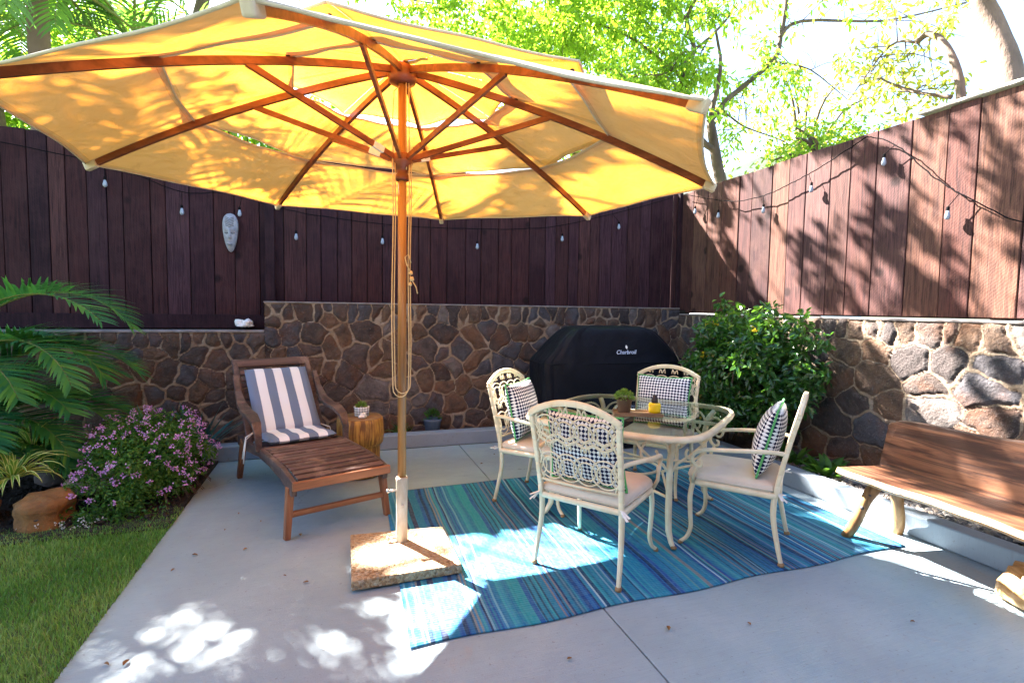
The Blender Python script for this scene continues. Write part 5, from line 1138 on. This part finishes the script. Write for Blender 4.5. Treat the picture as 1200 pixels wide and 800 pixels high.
def shade_crown(name, loc, label, gx, gy, z0, z1, n, ntr, clump, mat, lsize=.10, protect=True, thin=None, group=None, low=None):
    """broad crown high beyond the fence; leaves are placed by where they stand above the ground they shade"""
    root = empty(name, loc); tag(root, label, 'tree', group); L0 = np.array(loc)
    b = MB(); tips = []
    t0 = np.array([SUN.x, SUN.y]) / SUN.z; zc = (z0 + z1) / 2
    cxy = np.array([(gx[0] + gx[1]) / 2, (gy[0] + gy[1]) / 2]) + t0 * zc
    cen = Vector((cxy[0] - L0[0], cxy[1] - L0[1], 0))
    tr_ = limb(b, [(0, 0, 0), (.1, .05, 2.4), (cen.x * .05, cen.y * .05, 5.0), (cen.x * .2, cen.y * .2, z0 - .3)], .13, .09, 12)
    b.build('trunk', MAT['bark'], root); b = MB(); top_ = tr_[-1]
    for k in range(12):
        g = np.array([random.uniform(*gx), random.uniform(*gy)]); zz = random.uniform(z0 + .2, z1); e = Vector((g[0] + t0[0] * zz - L0[0], g[1] + t0[1] * zz - L0[1], zz)); m_ = top_.lerp(e, .5) + Vector((random.uniform(-.3, .3), random.uniform(-.3, .3), .05))
        q = limb(b, [top_, m_, e], .04, .008, 6); 
    b.build('limb', MAT['bark'], root)
    nc = n // clump; g = np.stack([rng.uniform(*gx, nc), rng.uniform(*gy, nc)], 1); zz = rng.uniform(z0, z1, nc)
    if thin is not None: k = rng.random(nc) < thin(g); g, zz = g[k], zz[k]
    if low is not None: k = g[:, 0] > 4.62; zz[k] = rng.uniform(*low, k.sum())
    C_ = np.concatenate([g + t0 * zz[:, None], zz[:, None]], 1); C_ = np.repeat(C_, clump, 0); m = len(C_); P = C_ + rand_dirs(m) * (rng.random((m, 1)) ** .5) * .13
    D = rand_dirs(m, -.5); N = rand_dirs(m, .6) + np.array([SUN.x, SUN.y, SUN.z]) * .5
    mid = P + D * lsize * .5
    if protect: k = ~lit(sun_ground(mid)); P, D, N = P[k], D[k], N[k]
    V, F, r_ = leaf_geo(P - L0, D, N, rng.uniform(lsize * .8, lsize * 1.3, len(P)), rng.uniform(lsize * .42, lsize * .6, len(P))); np_mesh('crown', V, F, mat, root, {'rnd': r_}); return root
def thinL(g):
    k = in_poly(g, [(-.10, 1.63), (-.02, .25), (1.2, -.6), (1.2, 2.75), (.79, 2.66)])
    return np.where(k, np.where(g[:, 0] < .35, .30, .07), 1.0)
def thinR(g):
    # streaky clumps over the side fence; denser over the patio
    s = .6 * np.sin(7 * g[:, 1] + 2 * np.sin(2.2 * g[:, 0])) + .55 * np.sin(17 * g[:, 1] - 4 * g[:, 0] + 1) + .45 * np.sin(g[:, 0] * 6 + g[:, 1] * 4) + .35 * np.sin(31 * g[:, 1] + 5 * g[:, 0])
    return np.where(g[:, 0] > 4.62, np.where(s > .06, 1.0, .02), np.clip(1.0 + .2 * s, .6, 1))
shade_crown('shade_tree', (-4.6, 9.6, 0), 'tall broad tree beyond the fence at the left that shades the lawn', (-3.4, 1.15), (-1.4, 3.3), 6.9, 8.6, 34000, 12, 6, MAT['leaf_tree'], .11, thin=thinL, group='tall shade trees beyond the fence')
shade_crown('shade_tree', (-2.5, 10.2, 0), 'tall airy tree beyond the fence whose leaves dapple the side fence and bench', (2.6, 7.8), (-1.4, 4.2), 7.4, 9.0, 42000, 12, 7, MAT['leaf_tree'], .10, thin=thinR, low=(5.7, 6.9), group='tall shade trees beyond the fence')

# leafy tree seen over the umbrella and the corner
lt = empty('corner_tree', (6.4, 7.5, 0)); tag(lt, 'bright green leafy tree with dark branches rising behind the fence corner', 'tree')
o_ = Vector((6.4, 7.5, 0)); random.seed(11)
def W(x_, z_, y_=7.5): return Vector((x_, y_, z_)) - o_
b = MB(); limb(b, [(0, 0, 0), (.05, 0, 1.8), W(6.32, 3.33), W(6.14, 4.03), W(5.97, 4.71)], .15, .07, 12); b.build('trunk', MAT['bark'], lt)
b = MB(); tips = []; QS = []
for pl, r0, r1 in (([W(5.97, 4.68), W(6.44, 5.17, 7.6), W(7.23, 5.86, 7.5), W(7.39, 6.34), W(7.39, 6.92, 7.4), W(7.3, 7.75, 7.3)], .055, .025), ([W(5.97, 4.68), W(6.04, 5.35, 7.4), W(6.11, 5.85), W(5.94, 6.4)], .045, .015),
                   ([W(6.1, 4.2), W(5.6, 4.45, 7.4), W(5.27, 5.2, 7.3), W(5.45, 5.66, 7.3), W(5.3, 6.11, 7.3), W(5.42, 6.54, 7.2), W(5.32, 7.31, 7.1)], .055, .022), ([W(7.36, 6.27), W(7.74, 6.58, 7.4), W(9.59, 6.87, 7.3), W(12.0, 7.73, 7.4)], .035, .012),
                   ([W(5.42, 5.55, 7.3), W(4.76, 5.1, 7.1), W(4.2, 5.0, 7.0)], .02, .006), ([W(5.45, 5.66, 7.3), W(6.0, 6.2, 7.2), W(6.3, 6.9, 7.1)], .025, .01), ([W(5.27, 5.2, 7.3), W(4.4, 6.0, 7.8), W(3.4, 6.3, 8.2)], .03, .01), ([W(5.3, 6.1, 7.3), W(4.5, 6.8, 7.6), W(3.2, 7.3, 8)], .03, .01),
                   ([W(7.23, 5.86), W(8.2, 5.9, 7.6), W(9.4, 5.6, 7.8)], .02, .006), ([W(6.2, 4.9), W(7.0, 4.8, 7.8), W(8.2, 4.7, 8.0), W(9.0, 4.4, 8.1)], .02, .006)):
    Q = limb(b, pl, r0, r1, 8, .006); QS.append(Q); 
for i, Q in enumerate(QS): twigs(b, Q, (5, 4, 9, 16, 6, 5, 10, 10, 8, 8)[i], .9, .010, tips, 1)
b.build('limb', MAT['bark'], lt)
tips = np.array([tuple(t) for t in tips]); tw = tips + np.array(tuple(o_))
def band(P):   # denser on the left, sparse to the right
    return np.clip(.95 - (P[:, 0] - 5.0) * .25, .22, 1)
k = rng.random(len(tips)) < band(tw); T = tips[k]
PP, DD, NN = cluster_leaves(T, 17, .19, .1, .05); DD[:, 2] -= .45
kk = ~lit(sun_ground(PP + np.array(tuple(o_))))
V, F, r_ = leaf_geo(PP[kk], DD[kk], NN[kk], rng.uniform(.10, .16, kk.sum()), rng.uniform(.035, .06, kk.sum())); np_mesh('crown', V, F, MAT['leaf_tree'], lt, {'rnd': r_})
# background crowns that fill the view behind it
def filler(name, label, c, rad, n, mat, lsz=.12, trunk_h=None, dens=None, group=None, holes=.0):
    root = empty(name, (c[0], c[1], 0)); tag(root, label, 'tree', group); b = MB()
    limb(b, [(0, 0, 0), (.1, .1, c[2] * .5), (0, 0, c[2])], .14, .05, 9)
    for _ in range(9):
        d_ = rand_dirs(1, .2)[0] * np.array(rad) * .8; limb(b, [(0, 0, c[2] - rad[2] * .7), Vector(tuple(d_ * .5)) + Vector((0, 0, c[2])), Vector(tuple(d_)) + Vector((0, 0, c[2]))], .04, .01, 6)
    b.build('trunk', MAT['bark'], root)
    m = n // 9; P, d_ = scatter_shell((0, 0, c[2]), rad, m, .25); 
    s = np.sin(P[:, 0] * 2.7 + P[:, 2] * 1.7) + np.sin(P[:, 2] * 3.9 - P[:, 1] * 2.1 + P[:, 0]) ; P = P[s > -2 + 2 * holes * 2]
    PP, DD, NN = cluster_leaves(P, 9, .24, .1, .05); kk = ~lit(sun_ground(PP + np.array([c[0], c[1], 0]))); PP, DD, NN = PP[kk], DD[kk], NN[kk]
    V, F, r_ = leaf_geo(PP, DD, NN, rng.uniform(lsz * .8, lsz * 1.2, len(PP)), rng.uniform(lsz * .4, lsz * .55, len(PP))); np_mesh('crown', V, F, mat, root, {'rnd': r_}); return root
GB = 'trees and shrubs beyond the fence'
filler('backlit_tree', 'dense yellow green backlit tree above the right of the umbrella', (4.7, 10.2, 6.6), (2.6, 1.4, 2.2), 13000, MAT['leaf_tree'], .13, group=GB, holes=.46)
filler('yellowing_tree', 'thin tree with yellowing leaves above the side fence', (9.6, 9.0, 5.4), (2.9, 1.6, 1.4), 3600, MAT['leaf_yellow'], .12, group=GB, holes=.55)
filler('low_green_tree', 'low bushy green tree just above the top of the side fence', (7.0, 6.2, 4.0), (.9, .9, .45), 1700, MAT['leaf_tree'], .09, group=GB, holes=.4)
filler('hedge_tree', 'bright green bushy tree behind the palms at the far left', (-5.4, 10.8, 4.8), (3.2, 1.3, 2.6), 15000, MAT['leaf_tree'], .14, group=GB, holes=.25)
filler('hedge_tree', 'green bushy tree behind the palms nearer the umbrella', (-1.6, 11.2, 4.6), (2.0, 1.2, 2.0), 8000, MAT['leaf_tree'], .14, group=GB, holes=.3)
# pale trunked tree over the side fence
pt_ = empty('pale_trunk_tree', (7.0, 3.75, 0)); tag(pt_, 'tree with thick pale trunk leaning over the right end of the side fence', 'tree'); o2 = Vector((7.0, 3.75, 0))
b = MB(); limb(b, [(0, 0, 0), (0, 0, 2.5), (0, .10, 4.0), (0, .30, 4.7), (-.1, .40, 5.2), (-.1, .1, 5.8)], .14, .09, 12); b.build('trunk', MAT['palebark'], pt_)
b = MB(); Qa = limb(b, [(0, 0, 2.6), (.0, .5, 3.5), (0, .62, 4.25), (0, .78, 4.70), (0, .99, 4.97), (0, 1.15, 4.94)], .06, .035, 8); tp2 = []
Qb = limb(b, [(0, 1.15, 4.94), (0, 1.5, 5.05), (0, 2.0, 4.6)], .02, .006, 6); Qc = limb(b, [(0, .7, 4.1), (0, .9, 4.2), (0, 1.26, 4.4), (0, 1.75, 4.81)], .03, .012, 6); Qd = limb(b, [(-.1, .40, 5.2), (0, -.3, 5.4), (0, -1.0, 5.3)], .06, .03, 8)
for Q, n_ in ((Qa, 6), (Qb, 7), (Qc, 7), (Qd, 8)): twigs(b, Q, n_, .7, .009, tp2, 1)
b.build('limb', MAT['palebark'], pt_)
T = np.array([tuple(t) for t in tp2]); T = T[rng.random(len(T)) < .55]; PP, DD, NN = cluster_leaves(T, 10, .2, .1, .05); kk = ~lit(sun_ground(PP + np.array(tuple(o2)))); V, F, r_ = leaf_geo(PP[kk], DD[kk], NN[kk], .10, .045); np_mesh('crown', V, F, MAT['leaf_yellow'], pt_, {'rnd': r_})
# neighbour's white house behind the corner
hs = empty('white_house', (10.6, 11.5, 0)); tag(hs, 'white neighbouring house gable glimpsed behind the fence corner', 'house')
b = MB(); b.box((0, 0, 2.2), (4.6, 3.0, 4.4)); b.build('wall', MAT['housewall'], hs)
b = MB(); b.prism([(-2.6, 4.4), (2.6, 4.4), (2.6, 4.5), (0, 5.7), (-2.6, 4.5)], -1.8, 1.8, xf=Matrix(((1, 0, 0), (0, 0, 1), (0, 1, 0))).to_4x4()); b.build('roof', MAT['housewall'], hs)

# house added out of view behind the viewer, to cut sky light
ho = empty('sky_blocker_house', (0.5, -3.4, 0)); tag(ho, 'unseen brown house with a deep eave, added behind the viewer to block sky light', 'house')
b = MB(); b.box((0, -2.2, 1.35), (12, 4.4, 2.7)); b.build('wall', MAT['housebrown'], ho)
b = MB(); b.prism([(-7.0, 2.58), (2.4, 2.58), (2.4, 2.72), (-2.2, 4.9), (-7.0, 2.72)], -6.8, 6.8, xf=Matrix(((0, 0, 1), (1, 0, 0), (0, 1, 0))).to_4x4()); b.build('roof', MAT['roofm'], ho)
for x_ in (-3.6, 3.4):
    b = MB(); b.box((x_, .02, 1.45), (1.7, .08, 1.2)); wd_ = b.build('window_frame', MAT['whitecap'], ho, bevel=.004); b = MB(); b.box((x_, .05, 1.45), (1.55, .05, 1.05)); b.build('pane', MAT['darkglass'], wd_)
b = MB(); b.box((0, .02, 1.05), (2.0, .08, 2.1)); dr_ = b.build('door_frame', MAT['whitecap'], ho, bevel=.004); b = MB(); b.box((0, .05, 1.05), (1.8, .05, 1.95)); b.build('pane', MAT['darkglass'], dr_)
# ------------------------------------------------------------------ string lights
def string(name, label, pts, bulbs, n=40):
    root = empty(name, pts[0]); tag(root, label, 'string lights'); p0 = Vector(pts[0]); P = [Vector(p) - p0 for p in pts]; b = MB(); Q = limb(b, P, .0048, .0048, 6, .004, sub=10); b.build('cable', MAT['cable'], root)
    for q in bulbs:
        q = Vector(q) - p0; j = min(Q, key=lambda c_: (c_ - q).length); k = MB(); k.tube([j, q + Vector((0, 0, .045))], .003, 5); k.lathe([(.009, .048), (.012, .044), (.012, .02), (.010, .015)], tuple(q), 10); so_ = k.build('socket', MAT['cable'], root)
        k = MB(); k.lathe([(.010, .018), (.014, .0), (.019, -.022), (.018, -.038), (.009, -.050), (0, -.052)], tuple(q), 12); k.build('bulb', MAT['bulb'], root)
yb = FY - .06; xr = FX - .07
string('string_lights', 'black cable of clear bulbs strung along the dark back fence', [(-3.2, yb, 2.98), (-2.1, yb, 2.83), (-1.46, yb, 2.62), (-.9, yb, 2.66), (-.4, yb, 2.5), (.8, yb, 2.42), (2.4, yb, 2.5), (3.6, yb, 2.8), (4.3, yb, 3.02)],
       [(-2.95, yb, 2.80), (-2.1, yb, 2.66), (-1.46, yb, 2.44), (-.94, yb, 2.46), (-.40, yb, 2.25), (.5, yb, 2.25), (1.6, yb, 2.25), (2.7, yb, 2.4), (3.5, yb, 2.6)])
string('string_lights', 'upper black cable of bulbs crossing the sunlit side fence to the corner', [(xr, 6.0, 3.05), (xr, 5.14, 2.80), (xr, 4.6, 2.76), (xr, 4.2, 2.82), (xr, 3.88, 2.90), (xr, 3.45, 3.04)], [(xr, 5.75, 2.80), (xr, 5.31, 2.68), (xr, 4.6, 2.62), (xr, 4.0, 2.72)])
string('string_lights', 'lower black cable of bulbs sagging across the right of the side fence', [(xr, 3.45, 3.04), (xr, 3.2, 2.90), (xr, 2.9, 2.58), (xr, 2.64, 2.36), (xr, 2.27, 2.12), (xr, 1.7, 2.0), (xr, 1.0, 2.3), (xr, .3, 2.9)], [(xr, 3.29, 2.80), (xr, 2.77, 2.27), (xr, 2.0, 1.92), (xr, 1.3, 1.98)])
